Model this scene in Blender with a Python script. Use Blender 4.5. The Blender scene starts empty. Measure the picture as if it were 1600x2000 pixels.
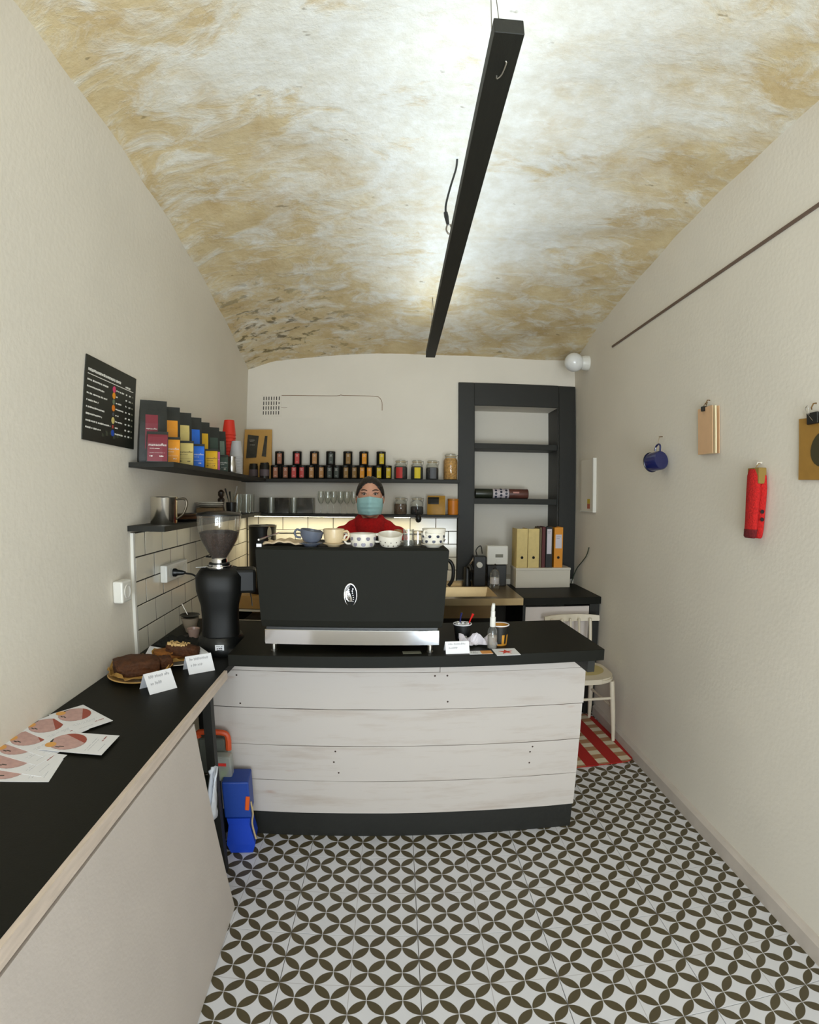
import bpy, bmesh, math, random
from mathutils import Vector, Matrix
random.seed(7)
scene = bpy.context.scene
C = scene.collection

# ------------------------------------------------------------------ camera
cam_data = bpy.data.cameras.new('camera')
cam = bpy.data.objects.new('camera', cam_data)
C.objects.link(cam)
scene.camera = cam
cam_data.type = 'PANO'                       # the photograph's wide action-camera lens
cam_data.panorama_type = 'FISHEYE_LENS_POLYNOMIAL'
cam_data.fisheye_polynomial_k0 = 0.0
cam_data.fisheye_polynomial_k1 = -6.07321000e-02
cam_data.fisheye_polynomial_k2 = -5.48760228e-05
cam_data.fisheye_polynomial_k3 = 2.81258656e-05
cam_data.fisheye_polynomial_k4 = -3.91044508e-07
cam_data.fisheye_fov = 3.0
cam_data.sensor_fit = 'VERTICAL'
cam_data.sensor_height = 32.0
cam_data.sensor_width = 25.6
cam_data.clip_start = 0.01
CR = ((0.99968259, -0.0235644, 0.0089125), (0.02380476, 0.99932724, -0.02789988), (-0.00824906, 0.02810319, 0.99957099))
m = Matrix.Identity(4)
for i in range(3):
    m[i][0] = CR[0][i]
    m[i][1] = CR[2][i]
    m[i][2] = -CR[1][i]
m[2][3] = 1.5424
cam.matrix_world = m

# ------------------------------------------------------------------ world, daylight, exposure
world = bpy.data.worlds.new('world')
scene.world = world
world.use_nodes = True
world.node_tree.nodes['Background'].inputs[0].default_value = (0.62, 0.74, 0.9, 1)
world.node_tree.nodes['Background'].inputs[1].default_value = 1.0
day = bpy.data.lights.new('shop_window_daylight', 'AREA')
day.shape = 'RECTANGLE'
day.size, day.size_y = 2.0, 2.3
day.energy = 92
day.color = (0.90, 0.95, 1.0)
day_o = bpy.data.objects.new('shop_window_daylight', day)
C.objects.link(day_o)
day_o.location = (0.2, -1.62, 1.35)
day_o.rotation_euler = (math.radians(90), 0, 0)
try:
    scene.cycles.transparent_max_bounces = 32          # rows of clear glass stand behind one another
except AttributeError:
    pass
street = bpy.data.lights.new('street_fill_light', 'AREA')      # area lamp added outside to brighten the vault, standing in for pavement bounce
street.shape = 'RECTANGLE'
street.size, street.size_y = 2.4, 1.2
street.energy = 115
street.color = (0.90, 0.96, 1.0)
street_o = bpy.data.objects.new('street_fill_light', street)
C.objects.link(street_o)
street_o.location = (0.2, -2.5, 0.35)
street_o.rotation_euler = (math.radians(122), 0, 0)
vs = scene.view_settings
vs.view_transform = 'Standard'
vs.look = 'None'
vs.exposure = 0.17
vs.gamma = 1.0
vs.use_curve_mapping = False

# ------------------------------------------------------------------ helpers
def lin(c):
    return tuple(((v / 255) / 12.92 if v / 255 <= 0.04045 else ((v / 255 + 0.055) / 1.055) ** 2.4) for v in c) + (1.0,)

MATS = {}
def mat(name, col, rough=0.5, metal=0.0, var=0.0, vscale=20.0, bump=0.0, bscale=60.0, spec=0.5, trans=0.0, coat=0.0, stretch=(1, 1, 1), sub=0.0):
    """Principled material with noise-driven colour variation and fine relief."""
    if name in MATS:
        return MATS[name]
    M = bpy.data.materials.new(name)
    M.use_nodes = True
    nt = M.node_tree
    b = nt.nodes['Principled BSDF']
    c = lin(col)
    b.inputs['Base Color'].default_value = c
    b.inputs['Roughness'].default_value = rough
    b.inputs['Metallic'].default_value = metal
    b.inputs['Specular IOR Level'].default_value = spec
    b.inputs['Transmission Weight'].default_value = trans
    b.inputs['Coat Weight'].default_value = coat
    b.inputs['Subsurface Weight'].default_value = sub
    M.diffuse_color = c
    if var or bump:
        tc = nt.nodes.new('ShaderNodeTexCoord')
        mp = nt.nodes.new('ShaderNodeMapping')
        mp.inputs['Scale'].default_value = stretch
        nt.links.new(tc.outputs['Object'], mp.inputs[0])
    if var:
        n = nt.nodes.new('ShaderNodeTexNoise')
        n.inputs['Scale'].default_value = vscale
        n.inputs['Detail'].default_value = 5
        nt.links.new(mp.outputs[0], n.inputs['Vector'])
        r = nt.nodes.new('ShaderNodeValToRGB')
        r.color_ramp.elements[0].position = 0.3
        r.color_ramp.elements[1].position = 0.72
        r.color_ramp.elements[0].color = tuple(max(0, v * (1 - var)) for v in c[:3]) + (1,)
        r.color_ramp.elements[1].color = tuple(min(1, v * (1 + var)) for v in c[:3]) + (1,)
        nt.links.new(n.outputs['Fac'], r.inputs[0])
        nt.links.new(r.outputs[0], b.inputs['Base Color'])
    if bump:
        n2 = nt.nodes.new('ShaderNodeTexNoise')
        n2.inputs['Scale'].default_value = bscale
        n2.inputs['Detail'].default_value = 6
        nt.links.new(mp.outputs[0], n2.inputs['Vector'])
        bp = nt.nodes.new('ShaderNodeBump')
        bp.inputs['Strength'].default_value = bump
        bp.inputs['Distance'].default_value = 0.02
        nt.links.new(n2.outputs['Fac'], bp.inputs['Height'])
        nt.links.new(bp.outputs[0], b.inputs['Normal'])
    MATS[name] = M
    return M

def emit(name, col, strength):
    M = bpy.data.materials.new(name)
    M.use_nodes = True
    nt = M.node_tree
    b = nt.nodes['Principled BSDF']
    b.inputs['Base Color'].default_value = lin(col)
    b.inputs['Emission Color'].default_value = lin(col)
    b.inputs['Emission Strength'].default_value = strength
    return M

def glassy(name, tint=(245, 248, 245), refl=1.0, alpha=0.12):
    """Thin clear glass: mostly see-through, with a Fresnel gloss and a little body colour."""
    M = bpy.data.materials.new(name)
    M.use_nodes = True
    nt = M.node_tree
    nt.nodes.clear()
    out = nt.nodes.new('ShaderNodeOutputMaterial')
    tr = nt.nodes.new('ShaderNodeBsdfTransparent')
    tr.inputs[0].default_value = lin(tint)
    gl = nt.nodes.new('ShaderNodeBsdfGlossy')
    gl.inputs['Roughness'].default_value = 0.04
    lw = nt.nodes.new('ShaderNodeLayerWeight')
    lw.inputs['Blend'].default_value = 0.25
    mm = nt.nodes.new('ShaderNodeMath')
    mm.operation = 'MULTIPLY_ADD'
    mm.inputs[1].default_value = 0.55 * refl
    mm.inputs[2].default_value = 0.05
    nt.links.new(lw.outputs['Fresnel'], mm.inputs[0])
    mx = nt.nodes.new('ShaderNodeMixShader')
    nt.links.new(mm.outputs[0], mx.inputs[0])
    nt.links.new(tr.outputs[0], mx.inputs[1])
    nt.links.new(gl.outputs[0], mx.inputs[2])
    df = nt.nodes.new('ShaderNodeBsdfDiffuse')
    df.inputs[0].default_value = lin(tint)
    m2 = nt.nodes.new('ShaderNodeMixShader')
    m2.inputs[0].default_value = alpha
    nt.links.new(mx.outputs[0], m2.inputs[1])
    nt.links.new(df.outputs[0], m2.inputs[2])
    nt.links.new(m2.outputs[0], out.inputs[0])
    MATS[name] = M
    return M

def tagit(o, label=None, cat=None, group=None, kind=None):
    if label: o['label'] = label
    if cat: o['category'] = cat
    if group: o['group'] = group
    if kind: o['kind'] = kind
    return o

def thing(name, label, cat, loc=(0, 0, 0), rz=0.0, group=None, rot=None):
    o = bpy.data.objects.new(name, None)
    o.empty_display_size = 0.05
    C.objects.link(o)
    o.location = loc
    o.rotation_euler = rot if rot else (0, 0, rz)
    return tagit(o, label, cat, group)

def link(name, bm, m, parent=None, loc=None, rot=None, smooth=False, mods=None):
    me = bpy.data.meshes.new(name)
    bmesh.ops.recalc_face_normals(bm, faces=bm.faces)
    bm.to_mesh(me)
    bm.free()
    if m is not None:
        for q in (m if isinstance(m, (list, tuple)) else [m]):
            me.materials.append(q)
    if smooth:
        for p in me.polygons:
            p.use_smooth = True
    o = bpy.data.objects.new(name, me)
    C.objects.link(o)
    if parent is not None: o.parent = parent
    if loc is not None: o.location = loc
    if rot is not None: o.rotation_euler = rot
    return o

def bx(bm, x0, x1, y0, y1, z0, z1, bev=0.0, seg=1):
    r = bmesh.ops.create_cube(bm, size=1.0)
    vs_ = r['verts']
    for v in vs_:
        v.co = Vector((x0 + (v.co.x + .5) * (x1 - x0), y0 + (v.co.y + .5) * (y1 - y0), z0 + (v.co.z + .5) * (z1 - z0)))
    if bev > 0:
        es = list({e for v in vs_ for e in v.link_edges})
        bmesh.ops.bevel(bm, geom=es, offset=bev, segments=seg, affect='EDGES', profile=0.5)

def box(name, m, parent, x0, x1, y0, y1, z0, z1, bev=0.0, seg=1, loc=None, rot=None):
    bm = bmesh.new()
    bx(bm, x0, x1, y0, y1, z0, z1, bev, seg)
    return link(name, bm, m, parent, loc, rot)

def lathe_bm(bm, prof, seg=24, off=(0, 0, 0), sx=1.0, sy=1.0):
    rings = []
    for r, z in prof:
        if r < 1e-6:
            rings.append([bm.verts.new((off[0], off[1], off[2] + z))])
        else:
            rings.append([bm.verts.new((off[0] + sx * r * math.cos(2 * math.pi * k / seg), off[1] + sy * r * math.sin(2 * math.pi * k / seg), off[2] + z)) for k in range(seg)])
    for a, b in zip(rings, rings[1:]):
        if len(a) == 1 and len(b) == 1: continue
        for k in range(seg):
            k2 = (k + 1) % seg
            if len(a) == 1: bm.faces.new((a[0], b[k], b[k2]))
            elif len(b) == 1: bm.faces.new((a[k], a[k2], b[0]))
            else: bm.faces.new((a[k], a[k2], b[k2], b[k]))

def lathe(name, m, parent, prof, seg=24, loc=None, rot=None, sx=1.0, sy=1.0, smooth=True):
    bm = bmesh.new()
    lathe_bm(bm, prof, seg, sx=sx, sy=sy)
    o = link(name, bm, m, parent, loc, rot, smooth)
    if smooth: sharp(o)
    return o

def sharp(o, ang=38):
    me = o.data
    bm = bmesh.new()
    bm.from_mesh(me)
    lim = math.radians(ang)
    for e in bm.edges:
        if len(e.link_faces) == 2 and e.calc_face_angle(0) > lim: e.smooth = False
    bm.to_mesh(me)
    bm.free()

def tube_bm(bm, pts, r, seg=8, caps=True):
    pts = [Vector(p) for p in pts]
    rr = list(r) if isinstance(r, (list, tuple)) else [r] * len(pts)
    if len(rr) != len(pts):
        src = rr
        rr = []
        for i in range(len(pts)):
            f = i / (len(pts) - 1) * (len(src) - 1)
            k = min(int(f), len(src) - 2)
            rr.append(src[k] + (src[k + 1] - src[k]) * (f - k))
    rings = []
    up = Vector((0, 0, 1))
    prev = None
    for i, p in enumerate(pts):
        t = (pts[min(i + 1, len(pts) - 1)] - pts[max(i - 1, 0)]).normalized()
        if prev is None:
            a = t.cross(up)
            if a.length < 1e-3: a = t.cross(Vector((1, 0, 0)))
        else:
            a = prev - t * prev.dot(t)
            if a.length < 1e-4: a = t.cross(up)
        a.normalize()
        prev = a
        b = t.cross(a)
        rings.append([bm.verts.new(p + (a * math.cos(2 * math.pi * k / seg) + b * math.sin(2 * math.pi * k / seg)) * rr[i]) for k in range(seg)])
    for a, b in zip(rings, rings[1:]):
        for k in range(seg):
            bm.faces.new((a[k], a[(k + 1) % seg], b[(k + 1) % seg], b[k]))
    if caps:
        bm.faces.new(rings[0][::-1])
        bm.faces.new(rings[-1])

def spline(pts, n=8):
    P = [Vector(p) for p in pts]
    P = [P[0] * 2 - P[1]] + P + [P[-1] * 2 - P[-2]]
    out = []
    for i in range(1, len(P) - 2):
        for k in range(n):
            t = k / n
            a, b, c, d = P[i - 1], P[i], P[i + 1], P[i + 2]
            out.append(0.5 * ((2 * b) + (c - a) * t + (2 * a - 5 * b + 4 * c - d) * t * t + (3 * b - a - 3 * c + d) * t ** 3))
    out.append(P[-2])
    return out

def tube(name, m, parent, pts, r, seg=8, sm=0, loc=None):
    bm = bmesh.new()
    tube_bm(bm, spline(pts, sm) if sm else pts, r, seg)
    o = link(name, bm, m, parent, loc, smooth=True)
    sharp(o)
    return o

def prism_bm(bm, poly, z0, z1):
    a = [bm.verts.new((x, y, z0)) for x, y in poly]
    b = [bm.verts.new((x, y, z1)) for x, y in poly]
    bm.faces.new(a[::-1])
    bm.faces.new(b)
    n = len(poly)
    for k in range(n):
        bm.faces.new((a[k], a[(k + 1) % n], b[(k + 1) % n], b[k]))

def prism(name, m, parent, poly, z0, z1, loc=None, rot=None):
    bm = bmesh.new()
    prism_bm(bm, poly, z0, z1)
    return link(name, bm, m, parent, loc, rot)

def copy_tree(o, parent=None):
    c = o.copy()
    C.objects.link(c)
    c.parent = parent
    for ch in list(o.children):
        copy_tree(ch, c)
    return c

def lettering(parent, body, size, m, loc, rot=(math.pi / 2, 0, 0), name='lettering', align='LEFT'):
    cu = bpy.data.curves.new(name, 'FONT')
    cu.body = body
    cu.size = size
    cu.extrude = 0.0002
    cu.align_x = align
    cu.resolution_u = 2
    cu.materials.append(m)
    tmp = bpy.data.objects.new(name, cu)
    C.objects.link(tmp)
    me = bpy.data.meshes.new_from_object(tmp.evaluated_get(bpy.context.evaluated_depsgraph_get()))
    bpy.data.objects.remove(tmp)
    if not me.materials: me.materials.append(m)
    o = bpy.data.objects.new(name, me)
    C.objects.link(o)
    o.parent = parent
    o.location = loc
    o.rotation_euler = rot
    o['kind'] = 'stuff'
    return o

def strokes(parent, m, rows, name='lettering', loc=(0, 0, 0), rot=(0, 0, 0), t=0.0004, dash=None, seed=1):
    """Print too small to read: rows of short marks. rows = [(x, y, length, height)] in the local XY plane."""
    rnd = random.Random(seed)
    bm = bmesh.new()
    for x, y, ln, h in rows:
        if dash is None:
            bx(bm, x, x + ln, y, y + h, 0, t)
        else:
            p = x
            while p < x + ln:
                w = min(dash * rnd.uniform(.5, 1.6), x + ln - p)
                bx(bm, p, p + w, y + h * rnd.uniform(0, .18), y + h * rnd.uniform(.8, 1), 0, t)
                p += w + dash * (0.35 if rnd.random() < .8 else 1.0)
    o = link(name, bm, m, parent, loc, rot)
    o['kind'] = 'stuff'
    return o

def xl(y, off=0.0):
    """x of the left wall's face at depth y, off metres into the room"""
    return -0.972 - 0.0565 * y + off
LW = math.atan(0.0565)        # the left wall's turn from the room's axis

# ------------------------------------------------------------------ materials
def wall_mat():
    M = mat('wall_plaster', (226, 219, 206), 0.9, 0, 0.03, 2.2, 0.07, 55, spec=0.2)
    return M
wall_m = wall_mat()
black_paint = mat('black_paint', (22, 22, 16), 0.55, 0, 0.1, 9, 0.05, 40)
black_top = mat('black_laminate', (21, 21, 15), 0.5, 0, 0.08, 35, 0.03, 220, spec=0.15)
black_shelf = mat('black_stained_board', (24, 24, 17), 0.6, 0, 0.15, 12, 0.06, 60, stretch=(1, 6, 6))
black_plastic = mat('black_plastic', (20, 21, 20), 0.35)
black_metal = mat('black_powder_coat', (24, 24, 18), 0.62, 0.0, 0.03, 90, 0.06, 500, spec=0.15)
steel = mat('brushed_steel', (196, 192, 184), 0.28, 1.0, 0.06, 18, 0.0)
chrome = mat('polished_steel', (225, 225, 228), 0.1, 1.0)
white_paint = mat('white_lacquer', (222, 219, 210), 0.45)
white_plastic = mat('white_plastic', (226, 224, 216), 0.35)
paper = mat('white_paper', (233, 233, 236), 0.75)
ink = mat('grey_ink', (95, 92, 100), 0.8)
whiteink = mat('white_print', (225, 222, 214), 0.7)
kraft = mat('kraft_paper', (186, 142, 72), 0.75, 0, 0.08, 14, 0.05, 60)
wood_edge = mat('pale_wood_edge', (208, 192, 178), 0.6, 0, 0.10, 14, 0.04, 40, stretch=(8, 1, 8))
wood_gold = mat('warm_plywood', (176, 132, 66), 0.55, 0, 0.1, 9)
glass = glassy('clear_glass', (251, 252, 250), 0.8, 0.03)
smoke_glass = glassy('hopper_glass', (246, 243, 236), 1.0, 0.03)
pane_m = glassy('window_glass', (250, 252, 252), 0.3, 0.0)

def ceiling_mat():
    M = bpy.data.materials.new('old_limewash_vault')
    M.use_nodes = True
    nt = M.node_tree
    N, Lk = nt.nodes, nt.links
    b = N['Principled BSDF']
    b.inputs['Roughness'].default_value = 0.92
    b.inputs['Specular IOR Level'].default_value = 0.15
    geo = N.new('ShaderNodeNewGeometry')
    def noise(scale, detail=6, rough=0.6, stretch=(1, 1, 1), dist=0.0):
        mp = N.new('ShaderNodeMapping')
        mp.inputs['Scale'].default_value = stretch
        Lk.new(geo.outputs['Position'], mp.inputs[0])
        n = N.new('ShaderNodeTexNoise')
        n.inputs['Scale'].default_value = scale
        n.inputs['Detail'].default_value = detail
        n.inputs['Roughness'].default_value = rough
        n.inputs['Distortion'].default_value = dist
        Lk.new(mp.outputs[0], n.inputs['Vector'])
        return n.outputs['Fac']
    def ramp(f, a, c):
        r = N.new('ShaderNodeMapRange')
        r.inputs['From Min'].default_value = a
        r.inputs['From Max'].default_value = c
        Lk.new(f, r.inputs['Value'])
        return r.outputs['Result']
    def op(o, a, c):
        k = N.new('ShaderNodeMath')
        k.operation = o
        for i, v in enumerate((a, c)):
            if isinstance(v, (int, float)): k.inputs[i].default_value = v
            else: Lk.new(v, k.inputs[i])
        return k.outputs[0]
    def mix(f, a, c):
        x = N.new('ShaderNodeMix')
        x.data_type = 'RGBA'
        Lk.new(f, x.inputs['Factor'])
        for s, v in (('A', a), ('B', c)):
            if isinstance(v, tuple): x.inputs[[6, 7][s == 'B']].default_value = v
            else: Lk.new(v, x.inputs[[6, 7][s == 'B']])
        return x.outputs[2]
    # where the limewash has worn off: towards the springing of the vault, least along its crown
    sep = N.new('ShaderNodeSeparateXYZ')
    Lk.new(geo.outputs['Position'], sep.inputs[0])
    dx = op('DIVIDE', op('SUBTRACT', sep.outputs[0], 0.28), 1.15)
    dy = op('DIVIDE', op('SUBTRACT', sep.outputs[1], 1.55), 2.35)
    rad = op('ADD', op('MULTIPLY', dx, dx), op('MULTIPLY', dy, dy))
    wear = op('MULTIPLY', op('MINIMUM', rad, 1.25), 0.30)
    big = op('ADD', noise(1.5, 9, 0.68, (1, 1.3, 1), 0.4), wear)
    stain = ramp(big, 0.56, 0.78)
    patch = ramp(op('ADD', noise(2.5, 8, 0.68, (1, 1.7, 1), 0.5), op('MULTIPLY', wear, 0.55)), 0.59, 0.70)
    fine = noise(14, 8, 0.7)
    base = mix(ramp(fine, 0.35, 0.7), lin((222, 218, 204)), lin((238, 238, 232)))
    ochre = mix(ramp(noise(5, 7, 0.7), 0.35, 0.65), lin((192, 162, 102)), lin((218, 198, 150)))
    tot = op('MAXIMUM', op('MULTIPLY', stain, 0.85), op('MULTIPLY', patch, 0.8))
    chip = ramp(noise(4.6, 7, 0.7, (1, 1.6, 1), 0.6), 0.46, 0.64)
    tot = op('MULTIPLY', tot, op('SUBTRACT', 1.0, op('MULTIPLY', chip, 0.85)))
    col = mix(tot, base, ochre)
    # dark mould spots in the corner over the shelves
    cx = op('SUBTRACT', sep.outputs[0], -0.95)
    cy = op('SUBTRACT', sep.outputs[1], 3.75)
    near = ramp(op('ADD', op('MULTIPLY', op('MULTIPLY', cx, cx), 1.2), op('MULTIPLY', cy, cy)), 0.75, 0.0)
    spots = op('MULTIPLY', ramp(noise(9, 5, 0.6, (1, 1.6, 1), 0.5), 0.55, 0.62), near)
    col = mix(op('MULTIPLY', spots, 0.75), col, lin((78, 68, 34)))
    speck = op('MULTIPLY', ramp(noise(11, 3, 0.5, (1, 1.8, 1)), 0.71, 0.75), 0.5)
    col = mix(speck, col, lin((104, 84, 44)))
    Lk.new(col, b.inputs['Base Color'])
    bp = N.new('ShaderNodeBump')
    bp.inputs['Strength'].default_value = 0.35
    bp.inputs['Distance'].default_value = 0.02
    Lk.new(op('ADD', noise(18, 8, 0.65), op('MULTIPLY', tot, -0.5)), bp.inputs['Height'])
    Lk.new(bp.outputs[0], b.inputs['Normal'])
    return M

A4 = 0.1125                   # half of one printed pattern repeat; a tile is four of these wide
def floor_tile_mat():
    M = bpy.data.materials.new('petal_cement_tile')
    M.use_nodes = True
    nt = M.node_tree
    N, Lk = nt.nodes, nt.links
    b = N['Principled BSDF']
    b.inputs['Roughness'].default_value = 0.42
    tc = N.new('ShaderNodeTexCoord')
    sp = N.new('ShaderNodeSeparateXYZ')
    Lk.new(tc.outputs['Object'], sp.inputs[0])
    def op(o, a, c=0.0, d=None):
        k = N.new('ShaderNodeMath')
        k.operation = o
        for i, v in enumerate((a, c) + ((d,) if d is not None else ())):
            if isinstance(v, (int, float)): k.inputs[i].default_value = v
            else: Lk.new(v, k.inputs[i])
        return k.outputs[0]
    X, Y = sp.outputs[0], sp.outputs[1]
    u = op('ABSOLUTE', op('SUBTRACT', op('FRACT', op('DIVIDE', op('ADD', X, Y), A4)), 0.5))
    v = op('ABSOLUTE', op('SUBTRACT', op('FRACT', op('ADD', op('DIVIDE', op('SUBTRACT', X, Y), A4), 20.0)), 0.5))
    iu, iv = op('SUBTRACT', 1.0, u), op('SUBTRACT', 1.0, v)
    d = op('MINIMUM', op('ADD', op('MULTIPLY', iu, iu), op('MULTIPLY', v, v)), op('ADD', op('MULTIPLY', u, u), op('MULTIPLY', iv, iv)))
    r = N.new('ShaderNodeMapRange')
    r.inputs['From Min'].default_value = 0.472
    r.inputs['From Max'].default_value = 0.498
    r.inputs['To Min'].default_value = 1
    r.inputs['To Max'].default_value = 0
    Lk.new(d, r.inputs['Value'])
    petal = r.outputs['Result']
    n = N.new('ShaderNodeTexNoise')
    n.inputs['Scale'].default_value = 9
    n.inputs['Detail'].default_value = 6
    Lk.new(tc.outputs['Object'], n.inputs['Vector'])
    def mix(f, a, c):
        x = N.new('ShaderNodeMix')
        x.data_type = 'RGBA'
        if isinstance(f, (int, float)): x.inputs[0].default_value = f
        else: Lk.new(f, x.inputs[0])
        for i, vv in ((6, a), (7, c)):
            if isinstance(vv, tuple): x.inputs[i].default_value = vv
            else: Lk.new(vv, x.inputs[i])
        return x.outputs[2]
    white = mix(n.outputs['Fac'], lin((208, 208, 212)), lin((222, 222, 226)))
    dark = mix(n.outputs['Fac'], lin((70, 62, 42)), lin((90, 80, 56)))
    col = mix(petal, white, dark)
    # the false joint pressed across the middle of each tile
    g = op('MINIMUM', op('ABSOLUTE', op('SUBTRACT', X, 2 * A4)), op('ABSOLUTE', op('SUBTRACT', Y, 2 * A4)))
    line = op('LESS_THAN', g, 0.0011)
    col = mix(op('MULTIPLY', line, 0.45), col, lin((120, 104, 96)))
    Lk.new(col, b.inputs['Base Color'])
    bp = N.new('ShaderNodeBump')
    bp.inputs['Strength'].default_value = 0.3
    bp.inputs['Distance'].default_value = 0.001
    Lk.new(op('MULTIPLY', line, -1.0), bp.inputs['Height'])
    Lk.new(bp.outputs[0], b.inputs['Normal'])
    return M

def plank_mat():
    M = bpy.data.materials.new('whitewashed_board')
    M.use_nodes = True
    nt = M.node_tree
    N, Lk = nt.nodes, nt.links
    b = N['Principled BSDF']
    b.inputs['Roughness'].default_value = 0.6
    tc = N.new('ShaderNodeTexCoord')
    oi = N.new('ShaderNodeObjectInfo')
    ad = N.new('ShaderNodeVectorMath')
    Lk.new(tc.outputs['Object'], ad.inputs[0])
    sc_ = N.new('ShaderNodeVectorMath')
    sc_.operation = 'SCALE'
    sc_.inputs[0].default_value = (9, 7, 5)
    Lk.new(oi.outputs['Random'], sc_.inputs['Scale'])
    Lk.new(sc_.outputs[0], ad.inputs[1])
    mp = N.new('ShaderNodeMapping')
    mp.inputs['Scale'].default_value = (1, 8, 8)
    Lk.new(ad.outputs[0], mp.inputs[0])
    n = N.new('ShaderNodeTexNoise')
    n.inputs['Scale'].default_value = 2.6
    n.inputs['Detail'].default_value = 7
    n.inputs['Roughness'].default_value = 0.65
    Lk.new(mp.outputs[0], n.inputs['Vector'])
    r = N.new('ShaderNodeValToRGB')
    e = r.color_ramp.elements
    e[0].position, e[0].color = 0.22, lin((176, 162, 150))
    e[1].position, e[1].color = 0.5, lin((196, 188, 181))
    Lk.new(n.outputs['Fac'], r.inputs[0])
    k = N.new('ShaderNodeTexNoise')                # the knots grinning through the paint
    k.inputs['Scale'].default_value = 5.5
    k.inputs['Detail'].default_value = 2
    mp2 = N.new('ShaderNodeMapping')
    mp2.inputs['Scale'].default_value = (1, 2.2, 2.2)
    Lk.new(ad.outputs[0], mp2.inputs[0])
    Lk.new(mp2.outputs[0], k.inputs['Vector'])
    kr = N.new('ShaderNodeMapRange')
    kr.inputs['From Min'].default_value = 0.71
    kr.inputs['From Max'].default_value = 0.78
    kr.inputs['To Max'].default_value = 0.5
    Lk.new(k.outputs['Fac'], kr.inputs['Value'])
    x = N.new('ShaderNodeMix')
    x.data_type = 'RGBA'
    Lk.new(kr.outputs[0], x.inputs[0])
    Lk.new(r.outputs[0], x.inputs[6])
    x.inputs[7].default_value = lin((168, 128, 106))
    Lk.new(x.outputs[2], b.inputs['Base Color'])
    bp = N.new('ShaderNodeBump')
    bp.inputs['Strength'].default_value = 0.15
    bp.inputs['Distance'].default_value = 0.005
    Lk.new(n.outputs['Fac'], bp.inputs['Height'])
    Lk.new(bp.outputs[0], b.inputs['Normal'])
    return M
plank_m = plank_mat()

# ================================================================== THE ROOM
YB, XR, YF = 4.10, 1.432, -1.30

def struct(o, label=None):
    return tagit(o, label, None, None, 'structure')

# --- floor: screed with every 45 cm tile laid on it
bm = bmesh.new()
bx(bm, -1.5, 1.6, YF - 0.15, YB + 0.45, -0.12, -0.0035)
floor = struct(link('floor', bm, mat('grey_grout', (84, 76, 68), 0.9, 0, 0.1, 30)), 'black and white petal patterned cement tile floor')
tile_m = floor_tile_mat()
T0X, T0Y, TW = 0.0789, 1.5325, 4 * A4
def tile_mesh(x0, x1, y0, y1):
    bm = bmesh.new()
    bx(bm, x0, x1, y0, y1, -0.010, 0.0, 0.0007)
    me = bpy.data.meshes.new('floor_tile')
    bm.to_mesh(me)
    bm.free()
    me.materials.append(tile_m)
    return me
J = 0.0011
full = tile_mesh(J, TW - J, J, TW - J)
cut_back = tile_mesh(J, TW - J, J, YB - (T0Y + 5 * TW) - J)
cut_left = tile_mesh(TW - 0.30, TW - J, J, TW - J)
cut_front = tile_mesh(J, TW - J, TW - (T0Y - 5 * TW - YF) - 0.0, TW - J)
for ci in range(-3, 3):
    for ri in range(-6, 6):
        me = cut_left if ci == -3 else (cut_back if ri == 5 else (cut_front if ri == -6 else full))
        t = bpy.data.objects.new('floor_tile', me)
        C.objects.link(t)
        t.parent = floor
        t.location = (T0X + ci * TW, T0Y + ri * TW, 0)
        if ci == -3 and ri == 5:
            t.data = tile_mesh(TW - 0.30, TW - J, J, YB - (T0Y + 5 * TW) - J)

# --- walls
w = prism('wall_left', wall_m, None, [(xl(YF), YF), (xl(YB), YB), (xl(YB) - 0.15, YB), (xl(YB) - 0.15, YF)], -0.1, 3.15)
wall_left = struct(w, 'off-white plastered wall behind the long black worktop')
bm = bmesh.new()
bx(bm, XR, XR + 0.15, YF, YB, -0.1, 3.15)
wall_right = struct(link('wall_right', bm, wall_m), 'off-white plastered wall hung with mug, notebook and socks')
NX0, NX1, NZ0, NZ1, NY = 0.60, 1.287, 0.90, 2.271, 4.36
bm = bmesh.new()
bx(bm, -1.5, NX0, YB, YB + 0.4, -0.1, 3.15)
bx(bm, NX1, XR + 0.15, YB, YB + 0.4, -0.1, 3.15)
bx(bm, NX0, NX1, YB, YB + 0.4, NZ1, 3.15)
bx(bm, NX0, NX1, YB, YB + 0.4, -0.1, NZ0)
bx(bm, NX0, NX1, NY, YB + 0.4, NZ0, NZ1)
wall_back = struct(link('wall_back', bm, wall_m), 'cream back wall with framed niche and tiled splashback')
bm = bmesh.new()
bx(bm, -1.25, -0.85, YF - 0.15, YF, -0.1, 3.15)
bx(bm, 1.25, XR + 0.15, YF - 0.15, YF, -0.1, 3.15)
bx(bm, -0.85, 1.25, YF - 0.15, YF, 2.55, 3.15)
bx(bm, -0.85, 0.30, YF - 0.15, YF, -0.1, 0.45)
wall_front = struct(link('wall_front', bm, wall_m), 'street wall with the shop window and glazed door')
win = struct(thing('window_1', None, None, (0, YF - 0.08, 0)))
for a in ((-0.85, -0.79, 0.45, 2.55), (0.24, 0.30, 0.45, 2.55), (-0.79, 0.24, 0.45, 0.51), (-0.79, 0.24, 2.49, 2.55)):
    box('window_frame', black_paint, win, a[0], a[1], -0.03, 0.03, a[2], a[3])
box('pane', pane_m, win, -0.79, 0.24, -0.003, 0.003, 0.51, 2.49)
dor = struct(thing('door_1', None, None, (0, YF - 0.08, 0)))
for a in ((0.31, 0.40, 0.0, 2.54), (1.15, 1.24, 0.0, 2.54), (0.40, 1.15, 0.0, 0.14), (0.40, 1.15, 2.44, 2.54)):
    box('door_frame', black_paint, dor, a[0], a[1], -0.03, 0.03, a[2], a[3])
box('pane', pane_m, dor, 0.40, 1.15, -0.003, 0.003, 0.14, 2.44)

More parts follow.
